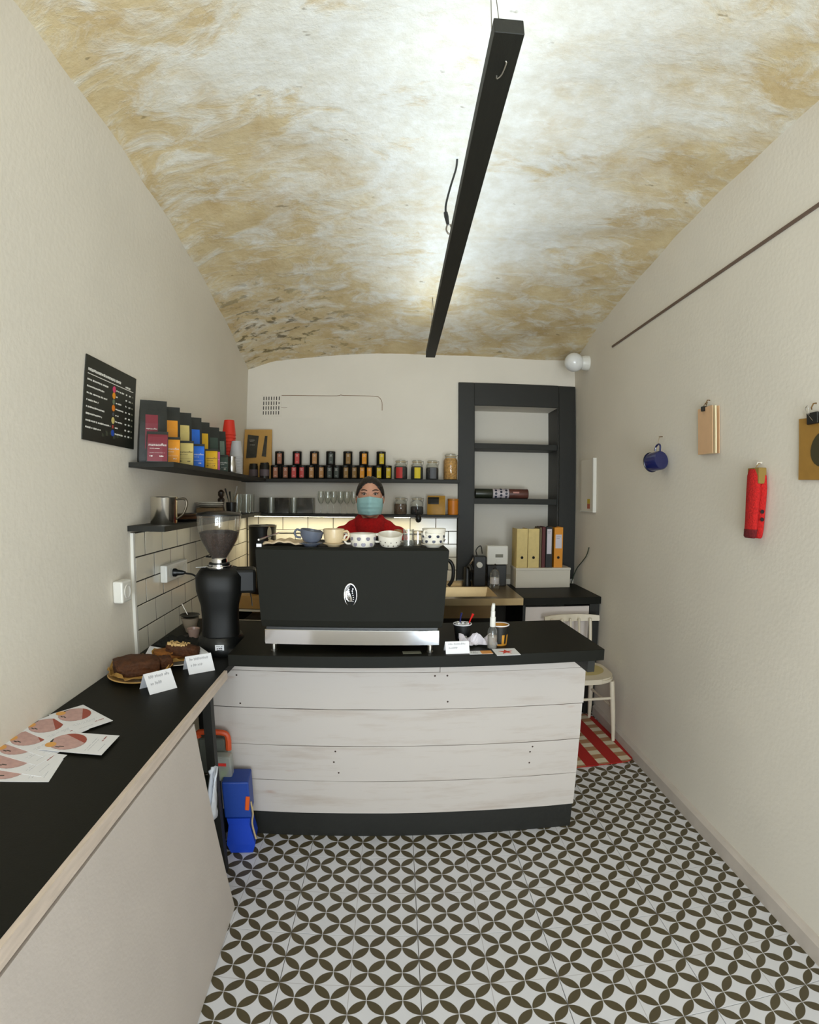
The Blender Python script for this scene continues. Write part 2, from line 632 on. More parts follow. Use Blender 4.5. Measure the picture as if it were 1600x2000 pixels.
# --- vaulted ceiling
def lerp_table(tab, x):
    if x <= tab[0][0]: return tab[0][1] + (x - tab[0][0]) * (tab[1][1] - tab[0][1]) / (tab[1][0] - tab[0][0])
    for (a, va), (b, vb) in zip(tab, tab[1:]):
        if x <= b:
            t = (x - a) / (b - a)
            t = t * t * (3 - 2 * t) * 0.35 + t * 0.65
            return va + (vb - va) * t
    return tab[-1][1]
BACK = [(-1.24, 2.545), (-0.975, 2.622), (-0.726, 2.653), (-0.522, 2.667), (0.0, 2.676), (0.5, 2.673), (0.9, 2.668), (1.6, 2.672)]
def zceil(x, y):
    t = max(0, min(1.1, (x + 1.1) / 2.5))
    A = 0.0535 - 0.008 * t
    y0 = 1.85 - 0.2 * t
    crown = 0.05 * math.sin(math.pi * max(0, min(1, t))) * max(0.0, 1 - ((y - 1.7) / 2.4) ** 2)
    return lerp_table(BACK, x) + A * ((4.1 - y0) ** 2 - (y - y0) ** 2) + crown
bm = bmesh.new()
nx, ny = 64, 96
X0c, X1c, Y0c, Y1c = -1.45, 1.58, YF - 0.14, YB + 0.3
rnd = random.Random(3)
gv = []
for j in range(ny + 1):
    row = []
    for i in range(nx + 1):
        x = X0c + (X1c - X0c) * i / nx
        y = Y0c + (Y1c - Y0c) * j / ny
        z = zceil(x, y) + 0.004 * math.sin(7 * x + 3 * math.sin(5 * y)) + 0.003 * math.sin(11 * y + 4 * x) + rnd.uniform(-.0012, .0012)
        row.append(bm.verts.new((x, y, z)))
    gv.append(row)
top = []
for j in range(ny):
    for i in range(nx):
        bm.faces.new((gv[j][i], gv[j + 1][i], gv[j + 1][i + 1], gv[j][i + 1]))
ceiling = link('ceiling', bm, ceiling_mat(), smooth=True)
sm = ceiling.modifiers.new('thickness', 'SOLIDIFY')
sm.thickness = 0.12
sm.offset = 1.0
for p in ceiling.data.polygons:
    pass
struct(ceiling, 'old vaulted ceiling with worn limewash and ochre stains')

# --- skirting on the right wall
bm = bmesh.new()
prof = [(0, 0), (-0.022, 0), (-0.022, 0.062), (-0.010, 0.076), (0, 0.079)]
a = [bm.verts.new((XR + x, YF, z)) for x, z in prof]
b = [bm.verts.new((XR + x, 3.47, z)) for x, z in prof]
for k in range(len(prof)):
    k2 = (k + 1) % len(prof)
    bm.faces.new((a[k], a[k2], b[k2], b[k]))
bm.faces.new(a); bm.faces.new(b[::-1])
struct(link('baseboard_right', bm, mat('skirting_paint', (196, 186, 176), 0.6, 0, 0.08, 8, 0.05, 30)), 'low off-white skirting board along the right wall')

# --- white metro tiles
metro = mat('white_glazed_metro_tile', (226, 221, 206), 0.12, 0, 0.05, 3, 0.03, 6, spec=0.6)
grout_dark = mat('dark_tile_joint', (44, 38, 28), 0.9)
TL, TH, TG = 0.2, 0.0975, 0.0045
def metro_mesh(l, h):
    bm = bmesh.new()
    bx(bm, TG / 2, l - TG / 2, -0.008, 0.0, TG / 2, h - TG / 2, 0.0013, 2)
    me = bpy.data.meshes.new('wall_tile')
    bmesh.ops.recalc_face_normals(bm, faces=bm.faces)
    bm.to_mesh(me)
    bm.free()
    me.materials.append(metro)
    return me
MM = {}
def tile_run(parent, origin, rz, length, z0, rows, phase, hmax):
    """Running bond of metro tiles; each tile an object under its wall. Local +x runs along the wall, -y faces the room."""
    ca, sa = math.cos(rz), math.sin(rz)
    for r in range(rows):
        z = z0 + r * (TH + TG)
        h = min(TH + TG, hmax - z)
        if h < 0.02: continue
        x = -(phase if r % 2 else (phase + TL / 2) % TL)
        while x < length - 0.01:
            a, b = max(0, x), min(length, x + TL)
            if b - a > 0.015:
                key = (round(b - a, 3), round(h, 3))
                if key not in MM: MM[key] = metro_mesh(b - a, h)
                o = bpy.data.objects.new('wall_tile', MM[key])
                C.objects.link(o)
                o.parent = parent
                o.location = (origin[0] + ca * a, origin[1] + sa * a, z)
                o.rotation_euler = (random.uniform(-.004, .004), 0, rz + random.uniform(-.003, .003))
            x += TL
ZT = 1.391
# left splashback: from y 2.03 to the corner (local +x runs away from the corner so that -y faces the room)
yl0, yl1 = 2.03, 4.095
dl = math.hypot(xl(yl1) - xl(yl0), yl1 - yl0)
ang_left = math.atan2(yl1 - yl0, xl(yl1) - xl(yl0))          # direction near -> far
bm = bmesh.new()
prism_bm(bm, [(xl(yl0, -.01), yl0), (xl(yl0, .0104), yl0), (xl(yl1, .0104), yl1), (xl(yl1, -.01), yl1)], 0.886, ZT - .0005)
link('tile_joints', bm, grout_dark, wall_left)
tile_run(wall_left, (xl(yl0, 0.003), yl0), ang_left, dl, ZT - 5 * (TH + TG), 5, 0.195, ZT)
bm = bmesh.new()
bx(bm, xl(YB), 0.475, YB - 0.0095, YB + 0.01, 0.875, 1.3825)
link('tile_joints', bm, grout_dark, wall_back)
tile_run(wall_back, (-1.185, YB - 0.003), 0, 1.655, 1.383 - 5 * (TH + TG), 5, 0.012, 1.383)
prism('tile_edge_strip', white_plastic, wall_left, [(xl(2.013, -.005), 2.013), (xl(2.013, .013), 2.013), (xl(2.030, .013), 2.030), (xl(2.030, -.005), 2.030)], 0.885, ZT)

# --- niche in the back wall: black surround, black right cheek
tr = struct(thing('trim_1', 'black painted surround framing the wall niche', None, (0, YB, 0)))
box('frame_board', black_paint, tr, 0.474, 0.600, -0.022, 0.0, 0.90, 2.452, 0.002)
box('frame_board', black_paint, tr, 1.287, 1.426, -0.024, 0.0, 0.90, 2.450, 0.002)
box('frame_board', black_paint, tr, 0.600, 1.287, -0.022, 0.0, 2.271, 2.452, 0.002)
box('cheek_board', black_paint, tr, 1.279, 1.287, 0.0, 0.258, 0.90, 2.271)
box('cheek_board', black_paint, tr, 0.600, 0.606, 0.0, 0.258, 0.90, 2.271)

# --- bricked-up vent and painted-over access panel on the back wall
v = thing('vent_grille', 'small slotted vent grille high on the back wall', 'vent', (-1.003, YB, 2.261))
box('plate', wall_m, v, -0.076, 0.080, -0.004, 0.0, -0.084, 0.084)
dark_hole = mat('dark_slot', (30, 24, 18), 0.9)
for r in range(4):
    for c in range(7):
        x = -0.066 + c * 0.0208 - r * 0.0006
        z = 0.052 - r * 0.0385
        h = 0.028
        if c == 6 and r == 1: h = 0.016
        box('slot', dark_hole, v, x, x + 0.0065, -0.0048, -0.0036, z - h / 2 + 0.006, z + h / 2 + 0.006)
v = thing('access_panel', 'painted-over access panel outlined by a crack beside the vent', 'panel', (-0.6, YB, 2.25))
bm = bmesh.new()
bx(bm, -0.48, 0.478, -0.0012, 0.0, -0.09, 0.09)
link('panel_sheet', bm, wall_m, v)
crack = mat('brown_crack', (128, 96, 62), 0.9)
tube('crack', crack, v, [(-0.48, -0.0015, 0.093), (-0.30, -0.0015, 0.092), (-0.1, -0.0015, 0.088), (0.12, -0.0015, 0.086), (0.15, -0.002, 0.094), (0.18, -0.0015, 0.088), (0.41, -0.0015, 0.084), (0.455, -0.0015, 0.07), (0.474, -0.0015, 0.035), (0.476, -0.0012, -0.03)], 0.0022, 5, 3)
tube('crack', crack, v, [(-0.335, -0.0015, -0.003), (-0.30, -0.0015, -0.008), (-0.275, -0.0015, -0.004)], 0.0014, 5, 3)

# ================================================================== FIXTURES
# --- hanging batten lamp
lamp = thing('batten_lamp', 'long black timber batten lamp hung below the vault', 'lamp', (0.2175, 2.21, 2.50))
box('batten', mat('dark_stained_timber', (27, 27, 20), 0.65, 0, 0.2, 10, 0.08, 60, stretch=(8, 1, 8)), lamp, -0.0315, 0.0315, -1.33, 1.33, 0, 0.042, 0.0015)
led_m = emit('cool_led_strip', (214, 232, 255), 2.0)
box('led_strip', led_m, lamp, -0.018, 0.018, -1.30, 1.30, 0.042, 0.046)
la = bpy.data.lights.new('batten_led', 'AREA')
la.shape = 'RECTANGLE'
la.size, la.size_y = 0.04, 2.5
la.energy = 4.6
la.color = (0.78, 0.90, 1.0)
lo = bpy.data.objects.new('batten_led', la)
C.objects.link(lo)
lo.parent = lamp
lo.location = (0, 0, 0.05)
lo.rotation_euler = (math.pi, 0, 0)
wire_m = mat('steel_wire', (120, 112, 100), 0.4, 0.6)
zc0, zc1 = zceil(0.21, 1.02) - 2.5, zceil(0.21, 3.32) - 2.5
for ys, zt in ((-1.19, zc0), (1.11, zc1)):
    tube('suspension_wire', wire_m, lamp, [(-0.012, ys, 0.042), (0, ys, zt + 0.01)], 0.0012, 5)
    tube('suspension_wire', wire_m, lamp, [(0.016, ys, 0.042), (0, ys, zt + 0.01)], 0.0012, 5)
tube('wire_hook', mat('bright_wire', (190, 186, 176), 0.3, 0.8), lamp, [(0.006, -1.25, -0.001), (0.008, -1.245, -0.004), (0.004, -1.21, -0.004), (-0.004, -1.195, -0.003), (-0.006, -1.203, -0.001)], 0.0016, 5, 3)

cbl = thing('ceiling_cable', 'short black cable with a hook dangling from the vault beside the batten', 'cable', (0.239, 2.03, zceil(0.239, 2.03)))
tube('cord', black_plastic, cbl, [(0, 0, 0.01), (-0.006, 0, -0.05), (-0.032, -0.01, -0.15), (-0.052, -0.018, -0.24), (-0.054, -0.02, -0.285)], 0.0045, 7, 4)
tube('connector', black_plastic, cbl, [(-0.054, -0.02, -0.280), (-0.051, -0.02, -0.300), (-0.045, -0.02, -0.338)], [0.0085, 0.0095, 0.006], 8, 0)
tube('hook', wire_m, cbl, [(-0.046, -0.02, -0.330), (-0.052, -0.02, -0.360), (-0.040, -0.02, -0.380), (-0.028, -0.02, -0.362), (-0.036, -0.02, -0.335)], 0.0038, 6, 4)
lathe('plaster_patch', mat('white_filler', (236, 238, 240), 0.9), cbl, [(0, -0.004), (0.018, -0.003), (0.026, 0.006)], 9, smooth=False)

# --- globe sconce in the back right corner
sc = thing('globe_sconce', 'white opal globe wall lamp in the corner over the niche', 'lamp', (XR, 3.79, 2.575))
lathe('base', white_plastic, sc, [(0, 0), (0.058, 0), (0.058, 0.03), (0.05, 0.055), (0, 0.055)], 24, rot=(0, -math.pi / 2, 0))
lathe('globe', mat('opal_glass', (232, 232, 230), 0.15, coat=0.3), sc, [(0.038, 0.0)] + [(0.073 * math.sin(t), 0.062 - 0.073 * math.cos(t)) for t in [0.55 + k * (math.pi - 0.55) / 14 for k in range(15)]], 28, loc=(-0.05, 0, 0), rot=(0, -math.pi / 2, 0))

# --- rail on the right wall
box('wall_rail', mat('brown_metal_rail', (112, 92, 80), 0.5, 0.3), None, XR - 0.008, XR, YF, 3.31, 2.563, 2.575)
tagit(bpy.data.objects['wall_rail'], 'thin brown picture rail high on the right wall', 'rail')

# ================================================================== COUNTERS
# --- left worktop: runs along the left wall, its front edge at 2.5 degrees to the room
def xe(y): return -0.5555 - 0.0444 * y           # front edge of the worktop
ZW = 0.885
wc = thing('wall_counter', 'long black worktop with pale wooden edge along the left wall', 'counter', (0, 0, 0))
prism('worktop', black_top, wc, [(xe(0.05) - .012, 0.05), (xe(1.885) - .012, 1.885), (xe(1.885) - .012, 2.45), (xl(2.45, .002), 2.45), (xl(0.05, .002), 0.05)], ZW - 0.026, ZW)
prism('worktop_extension', black_top, wc, [(-0.60, 2.45), (-0.60, 2.70), (xl(2.70, .002), 2.70), (xl(2.45, .002), 2.45)], ZW - 0.026, ZW)
prism('far_edge_trim', wood_edge, wc, [(-0.60, 2.70), (-0.60, 2.712), (xl(2.712, .002), 2.712), (xl(2.70, .002), 2.70)], ZW - 0.030, ZW)
prism('edge_trim', wood_edge, wc, [(xe(0.05), 0.05), (xe(1.885), 1.885), (xe(1.885) - .012, 1.885), (xe(0.05) - .012, 0.05)], ZW - 0.033, ZW - 0.0005)
prism('gap_shade_slab', mat('gap_shade_brown', (122, 92, 48), 0.8, 0, 0.15, 60), wc, [(xe(0.05) - .014, 0.05), (xe(1.86) - .014, 1.86), (xl(1.86, .01), 1.86), (xl(0.05, .01), 0.05)], ZW - 0.044, ZW - 0.0265)  # brown slab standing in for the shaded gap between edge trim and panel
# leaning white front panel, its far edge cut at a slant
bm = bmesh.new()
pb = lambda y: -0.583 - 0.043 * (y - 1.12)
pt = lambda y: -0.606 - 0.043 * (y - 1.12)
quad = [((pb(0.05), 0.05, 0.004), (pb(1.637), 1.637, 0.004), (pt(1.488), 1.488, 0.842), (pt(0.05), 0.05, 0.842))]
f = [bm.verts.new(p) for p in quad[0]]
g = [bm.verts.new((p[0] - 0.018, p[1], p[2])) for p in quad[0]]
bm.faces.new(f); bm.faces.new(g[::-1])
for k in range(4):
    bm.faces.new((f[k], f[(k + 1) % 4], g[(k + 1) % 4], g[k]))
link('front_panel', bm, mat('white_board_panel', (200, 190, 182), 0.55, 0, 0.03, 5, 0.05, 90), wc)
for px_, py_ in ((-0.712, 1.850), (-0.98, 1.80), (-0.66, 0.30), (-0.66, 2.66), (-1.06, 2.66)):
    box('leg', black_paint, wc, px_ - .017, px_ + .017, py_ - .017, py_ + .017, 0, ZW - 0.044)

# --- bar: whitewashed boards on a black plinth
BA = math.atan(0.027)
bar = thing('bar_cabinet', 'bar front of wide whitewashed boards on a black plinth', 'counter', (0, 2.142, 0), BA)
seams = [(0.126, 0.2915), (0.293, 0.4645), (0.466, 0.6375), (0.6395, 0.806)]
xr_ = [0.829, 0.829, 0.830, 0.835]
for (z0, z1), xr in zip(seams, xr_):
    bm = bmesh.new()
    n = 12
    x0 = -0.835
    jit = random.Random(int(z0 * 1000))
    lo_, hi_ = [], []
    for k in range(n + 1):
        x = x0 + (xr - x0) * k / n
        lo_.append((x, z0 + jit.uniform(-.0012, .0012)))
        hi_.append((x, z1 - (0.004 if z0 > .6 else 0.0) * 0 - jit.uniform(0, .0022)))
    poly = lo_ + hi_[::-1]
    a = [bm.verts.new((x, 0.0, z)) for x, z in poly]
    b = [bm.verts.new((x, 0.02, z)) for x, z in poly]
    bm.faces.new(a); bm.faces.new(b[::-1])
    for k in range(len(poly)):
        k2 = (k + 1) % len(poly)
        bm.faces.new((a[k], a[k2], b[k2], b[k]))
    link('plank', bm, plank_m, bar)
bmx = bmesh.new()
bx(bmx, -0.80, 0.185, -0.006, 0.02, 0.8085, 0.842, 0.001)
link('plank', bmx, plank_m, bar)
bmx = bmesh.new()
bx(bmx, 0.187, 0.851, -0.006, 0.02, 0.8075, 0.842, 0.001)
link('plank', bmx, plank_m, bar)
box('plinth', black_paint, bar, -0.80, 0.826, 0.004, 0.02, 0.0, 0.1255)
box('carcass', black_paint, bar, -0.615, 0.822, 0.0205, 0.25, 0.0, 0.905)
box('carcass_end', black_paint, bar, -0.80, -0.615, 0.0205, 0.25, 0.0, 0.84)
screw = mat('rusty_screw_head', (62, 44, 34), 0.6, 0.4)
for sx_, sz_ in ((-0.68, 0.783), (-0.67, 0.655), (-0.262, 0.440), (-0.27, 0.388), (-0.25, 0.335), (0.165, 0.79), (0.218, 0.79), (0.222, 0.672), (0.61, 0.44), (0.60, 0.415), (0.60, 0.36)):
    lathe('screw', screw, bar, [(0, 0.0008), (0.0035, 0.0005), (0.0042, 0)], 8, loc=(sx_, 0.0, sz_), rot=(math.pi / 2, 0, 0), smooth=False)

CA = math.atan(0.047)
ZB = 0.953
bt = thing('bar_worktop', 'thick black bar top overhanging the whitewashed boards', 'counter', (0.822, 1.9375, 0), CA)
box('slab', black_top, bt, -1.452, 0.0, 0.0, 0.52, 0.9075, ZB, 0.0015)
box('bracket', black_paint, bt, -0.06, -0.03, 0.02, 0.20, 0.855, 0.9075)

# --- back counter with sink and its under-shelves
ZK = 0.863
bk = thing('back_counter', 'black worktop on an open cabinet under the niche', 'counter', (0, 0, 0))
box('worktop', black_top, bk, 0.868, XR - 0.002, 3.485, YB - 0.026, ZK - 0.05, ZK, 0.0015)
box('side_panel', black_paint, bk, 1.352, 1.425, 3.50, YB - 0.03, 0.0, ZK - 0.05)
box('side_panel', black_paint, bk, 0.868, 0.886, 3.50, YB - 0.03, 0.0, ZK - 0.05)
box('door', mat('white_cabinet_door', (214, 203, 196), 0.5), bk, 0.888, 1.350, 3.502, 3.52, 0.10, 0.797, 0.002)
box('plinth', black_paint, bk, 0.888, 1.350, 3.53, 3.55, 0.0, 0.10)
sink_steel = mat('warm_lit_sink_steel', (168, 146, 108), 0.32, 0.9, 0.08, 10)  # warm gold reflection of the shelf light put into the steel colour
sk = thing('sink_unit', 'stainless steel sink top with basin behind the espresso machine', 'sink', (0, 0, 0))
bm = bmesh.new()
for a in ((-0.05, 0.866, 3.485, 3.56), (-0.05, 0.30, 3.56, 4.075), (0.70, 0.866, 3.56, 4.075), (0.30, 0.70, 3.97, 4.075)):
    bx(bm, a[0], a[1], a[2], a[3], ZK - 0.008, ZK)
bx(bm, -0.05, 0.866, 3.485, 3.49, ZK - 0.048, ZK - 0.008)
link('sink_top', bm, sink_steel, sk)
bm = bmesh.new()
rim = [(0.30, 3.56), (0.70, 3.56), (0.70, 3.97), (0.30, 3.97)]
low = [(0.33, 3.59), (0.67, 3.59), (0.67, 3.94), (0.33, 3.94)]
a = [bm.verts.new((x, y, ZK - .004)) for x, y in rim]
b = [bm.verts.new((x, y, ZK - .16)) for x, y in low]
for k in range(4): bm.faces.new((a[k], a[(k + 1) % 4], b[(k + 1) % 4], b[k]))
bm.faces.new(b)
link('basin', bm, sink_steel, sk)
box('splash_lip', sink_steel, sk, -0.05, 0.866, 4.068, 4.076, ZK, ZK + 0.03)
cab_dark = mat('dark_cabinet', (52, 46, 34), 0.7)
box('cabinet_side', cab_dark, sk, -0.05, -0.03, 3.50, 4.07, 0, ZK - 0.05)
box('cabinet_back', cab_dark, sk, -0.03, 0.866, 4.05, 4.07, 0, ZK - 0.05)
box('cabinet_shelf', cab_dark, sk, -0.03, 0.866, 3.52, 4.05, 0.40, 0.42)
# faucet
fc = thing('mixer_tap', 'black and chrome mixer tap over the sink', 'tap', (0.545, 4.01, ZK))
lathe('body', black_plastic, fc, [(0, 0), (0.034, 0), (0.034, 0.02), (0.028, 0.04), (0.028, 0.13), (0.024, 0.15), (0, 0.15)], 18)
tube('spout', black_plastic, fc, [(0, 0, 0.12), (0.005, -0.03, 0.155), (0.01, -0.10, 0.165), (0.012, -0.17, 0.14)], 0.013, 10, 4)
tube('lever', chrome, fc, [(0.0, 0.0, 0.14), (0.025, -0.01, 0.18), (0.055, -0.02, 0.235)], [0.012, 0.008, 0.007], 8, 2)
# left part of the back counter: pale-edged open shelves, lit from above
bl = thing('prep_shelf', 'low prep cabinet with golden front and two pale shelves beyond the grinder', 'cabinet', (0, 0, 0))
box('top', wood_gold, bl, -1.149, -0.055, 3.49, 4.085, ZK - 0.02, ZK)
box('front_rail', wood_gold, bl, -1.149, -0.055, 3.485, 3.50, ZK - 0.088, ZK - 0.02)
box('shelf', mat('pale_shelf_edge', (222, 210, 186), 0.5), bl, -1.149, -0.055, 3.487, 4.085, ZK - 0.108, ZK - 0.094)
box('back_board', wood_gold, bl, -1.149, -0.055, 4.06, 4.085, 0.10, ZK - 0.108)
box('shelf', MATS['pale_shelf_edge'], bl, -1.149, -0.055, 3.487, 4.06, ZK - 0.262, ZK - 0.246)
box('side_panel', cab_dark, bl, -1.165, -1.150, 3.49, 4.085, 0, ZK)
box('side_panel', cab_dark, bl, -0.055, -0.051, 3.50, 4.085, 0, ZK - 0.11)

# --- shelf boards on the walls
def shelf_left(label, z0, z1, y0, y1, d):
    o = prism('wall_shelf', black_shelf, None, [(xl(y0, .001), y0), (xl(y0, d), y0), (xl(y1, d), y1), (xl(y1, .001), y1)], z0, z1)
    return tagit(o, label, 'shelf')
shelf_left('black board shelf holding coffee bags on the left wall', 1.657, 1.677, 1.995, 3.93, 0.20)
shelf_left('black board shelf with steel mug over the left wall tiles', 1.400, 1.422, 1.985, 3.93, 0.165)
o = box('wall_shelf', black_shelf, None, -1.19, 0.471, 3.935, YB - .001, 1.652, 1.677, 0.001)
tagit(o, 'black board shelf holding tins and jars on the back wall', 'shelf')
o = box('wall_shelf', black_shelf, None, -1.19, 0.471, 3.935, YB - .001, 1.394, 1.412, 0.001)
tagit(o, 'black board shelf with glasses above the back wall tiles', 'shelf')
for z0, z1, lab in ((1.930, 1.975, 'upper empty black shelf inside the niche'), (1.495, 1.540, 'lower black shelf with three tins inside the niche')):
    o = box('niche_shelf', black_shelf, None, 0.607, 1.278, 4.105, 4.355, z0, z1, 0.001)
    tagit(o, lab, 'shelf')
# LED strip under the lower back shelf
ls = thing('shelf_light', 'bright LED strip fixed under the lower back shelf', 'lamp', (0, 3.96, 1.394))
bm = bmesh.new()
bx(bm, -1.10, 0.20, -0.006, 0.006, -0.004, 0.0)
link('light_channel', bm, white_plastic, ls)
led2 = emit('warm_led', (255, 250, 222), 18.0)
bm = bmesh.new()
for k in range(58):
    x = -1.09 + k * 0.0155 if k < 50 else -0.02 + (k - 50) * 0.0155
    bx(bm, x, x + 0.009, -0.004, 0.004, -0.0058, -0.004)
o = link('led_diodes', bm, led2, ls)
o['kind'] = 'stuff'
la2 = bpy.data.lights.new('shelf_led', 'AREA')
la2.shape = 'RECTANGLE'
la2.size, la2.size_y = 1.25, 0.012
la2.energy = 2.6
la2.color = (1.0, 0.91, 0.60)
lo2 = bpy.data.objects.new('shelf_led', la2)
C.objects.link(lo2)
lo2.parent = ls
lo2.location = (-0.45, 0.0, -0.008)

# ================================================================== ON THE BAR
# --- espresso machine, its back panel turned to the customers
em = thing('espresso_machine', 'big black espresso machine with silver bean badge on the bar top', 'coffee machine', (-0.1675, 1.918, ZB), 0.022)
H0, H1 = 0.062, 0.395
bm = bmesh.new()
W0, W1, D = 0.342, 0.366, 0.44
def ring(w, y0, y1, z): return [bm.verts.new(p) for p in ((-w, y0, z), (w, y0, z), (w, y1, z), (-w, y1, z))]
rs = [ring(W0, 0.030, D, H0 + 0.035), ring(W0 + .004, 0.026, D, H0 + .06), ring(W1, 0.036, D, H1 - .006), ring(W1 - .003, 0.040, D - .003, H1)]
bm.faces.new(rs[0][::-1]); bm.faces.new(rs[-1])
for a, b in zip(rs, rs[1:]):
    for k in range(4): bm.faces.new((a[k], a[(k + 1) % 4], b[(k + 1) % 4], b[k]))
link('body', bm, black_metal, em)
box('drip_front', chrome, em, -0.331, 0.331, 0.016, 0.024, 0.030, 0.088, 0.002)
box('chassis', black_plastic, em, -0.325, 0.325, 0.024, D - .02, 0.034, 0.097)
for fx in (-0.300, 0.298):
    for fy in (0.035, D - .07):
        lathe('foot', steel, em, [(0, 0), (0.0125, 0), (0.0125, 0.004), (0.010, 0.006), (0.010, 0.034), (0, 0.034)], 14, loc=(fx, fy, 0))
box('top_tray', black_metal, em, -0.345, 0.345, 0.052, D - .02, H1, H1 + .003)
for a in ((-0.355, 0.047, 0.355, 0.047), (-0.355, D - .01, 0.355, D - .01), (-0.355, 0.047, -0.355, D - .01), (0.355, 0.047, 0.355, D - .01)):
    if a[1] == 0.047 and a[3] == 0.047: continue
    tube('cup_rail', chrome, em, [(a[0], a[1], H1 + .03), (a[2], a[3], H1 + .03)], 0.004, 8)
for gx in (-0.18, 0.14):
    lathe('group_head', chrome, em, [(0, 0), (0.035, 0), (0.04, 0.02), (0.04, 0.06), (0, 0.06)], 20, loc=(gx, D + .03, 0.20))
    tube('portafilter_handle', black_plastic, em, [(gx, D + .05, 0.205), (gx, D + .12, 0.20), (gx, D + .20, 0.19)], [0.014, 0.016, 0.013], 10, 2)
# the badge: an oval coffee bean split by an S line
bd = lathe('badge', chrome, em, [(0, 0.006), (0.5, 0.0055), (0.86, 0.004), (0.93, 0.006), (1.0, 0.004), (1.0, 0)], 32, loc=(-0.004, 0.0335, 0.222), rot=(math.pi / 2 + .02, 0, 0))
bd.scale = (0.0255, 0.045, 1)
badge_dark = mat('badge_black_enamel', (16, 17, 20), 0.6, spec=0.15)
bm = bmesh.new()
pts = []
for k in range(13):                                   # dark half of the bean, right of the S
    t = k / 12
    pts.append((0.006 * math.sin(2 * math.pi * t) + 0.001, -0.038 + 0.076 * t))
arc = [(0.0215 * math.cos(a), 0.0395 * math.sin(a)) for a in [math.pi / 2 - k * math.pi / 14 for k in range(1, 14)]]
prism_bm(bm, pts + arc, 0, 0.0012)
link('badge_half', bm, badge_dark, em, (-0.004, 0.0268, 0.222), (math.pi / 2 + .02, 0, 0))
bm = bmesh.new()
rnd = random.Random(5)
for k in range(46):
    x, z = rnd.uniform(-.018, -.003), rnd.uniform(-.03, .03)
    s_ = rnd.uniform(.0008, .0022)
    if (x / .021) ** 2 + (z / .038) ** 2 < 0.8: bx(bm, x, x + s_, z, z + s_ * rnd.uniform(.6, 2), 0, 0.0008)
o = link('badge_speckle', bm, badge_dark, em, (-0.004, 0.0268, 0.222), (math.pi / 2 + .02, 0, 0))
o['kind'] = 'stuff'
bm = bmesh.new()
for k in range(7):
    lathe_bm(bm, [(0, 0.0008), (0.0022, 0.0008), (0.0022, 0)], 8, (0.0095 + 0.002 * math.sin(k), -0.024 + k * 0.008, 0))
o = link('badge_dots', bm, chrome, em, (-0.004, 0.0256, 0.222), (math.pi / 2 + .02, 0, 0))

ZM = ZB + H1 + 0.003        # the cup tray
def ceramic(n, c): return mat(n, c, 0.25, 0, 0.05, 40, 0.0, spec=0.5)
cream_m = ceramic('cream_stoneware', (206, 184, 146))
white_cer = ceramic('white_stoneware', (222, 216, 202))
bluegrey = ceramic('blue_grey_stoneware', (92, 98, 112))
navy_dot = mat('navy_glaze_dot', (44, 48, 66), 0.3)
lilac_dot = mat('grey_lilac_glaze_dot', (122, 118, 132), 0.3)
brown_dot = mat('brown_glaze_dot', (92, 78, 64), 0.3)
def cup(name, label, loc, m, r=0.04, h=0.055, r0=0.028, rz=0.0, tilt=(0, 0), handle=True, group=None, dots=None, wide=1.0, saucer=False):
    t = thing(name, label, 'cup', loc, rz, group, rot=(tilt[0], tilt[1], rz))
    prof = [(0, 0), (r0, 0), (r0 + .004, 0.004), (r * .93, h * .45), (r, h), (r - .003, h + .001), (r * .93 - .004, h * .45), (r0, 0.007), (0, 0.006)]
    lathe('bowl', m, t, prof, 28)
    if handle:
        tube('handle', m, t, [(-r * .93, 0, h * .82), (-r - .014, 0, h * .86), (-r - .020, 0, h * .55), (-r - .010, 0, h * .25), (-r * .84, 0, h * .25)], 0.0042, 8, 4)
    if dots:
        dm, rows, per, dr = dots
        k0 = 0
        for ri, zz in enumerate(rows):
            rr = (r0 + .004 + (r * .93 - r0 - .004) * (zz / (h * .45))) if zz < h * .45 else r * .93 + (r - r * .93) * (zz - h * .45) / (h * .55)
            for k in range(per):
                a = 2 * math.pi * (k + .5 * (ri % 2)) / per - math.pi / 2
                if math.sin(a) > 0.45: continue
                sl = math.atan2(r - r0, h)
                lathe('dot', dm, t, [(0, 0.0009), (dr * .8, 0.0008), (dr, 0)], 10, loc=(math.cos(a) * (rr + .0002), math.sin(a) * (rr + .0002), zz), rot=(math.pi / 2 - sl * .5, 0, a + math.pi / 2), smooth=False)
    return t
def saucer(label, loc, m, r=0.05):
    t = lathe('saucer', m, None, [(0, 0), (r * .55, 0), (r * .6, 0.004), (r, 0.012), (r - .003, 0.014), (r * .6, 0.007), (0, 0.006)], 28, loc=loc)
    return tagit(t, label, 'saucer')
yM = 2.02
saucer('blue-grey saucer under the tilted blue-grey cup', (-0.333, yM, ZM), bluegrey, 0.047)
cup('coffee_cup', 'blue-grey stoneware cup tilted on its saucer', (-0.335, yM, ZM + .016), bluegrey, 0.045, 0.046, 0.026, 0.15, (0.06, 0.16))
saucer('cream saucer under the cream cup', (-0.243, yM, ZM), cream_m, 0.043)
cup('coffee_cup', 'cream handmade cup with ribbed foot on a cream saucer', (-0.243, yM, ZM + .014), cream_m, 0.0415, 0.053, 0.031, 2.9)
cup('coffee_cup', 'white cup with big lilac-grey dots on the espresso machine', (-0.130, yM, ZM), white_cer, 0.052, 0.051, 0.040, 0.1, dots=(lilac_dot, (0.012, 0.034), 9, 0.0085))
cup('coffee_cup', 'white speckled cup with tiny brown dots tipped towards the bar', (-0.026, yM, ZM + .006), white_cer, 0.048, 0.045, 0.034, -0.15, (0.22, 0.06), dots=(brown_dot, (0.010, 0.024), 13, 0.0026))
saucer('white saucer under the stacked dotted bowls', (0.140, yM, ZM), white_cer, 0.047)
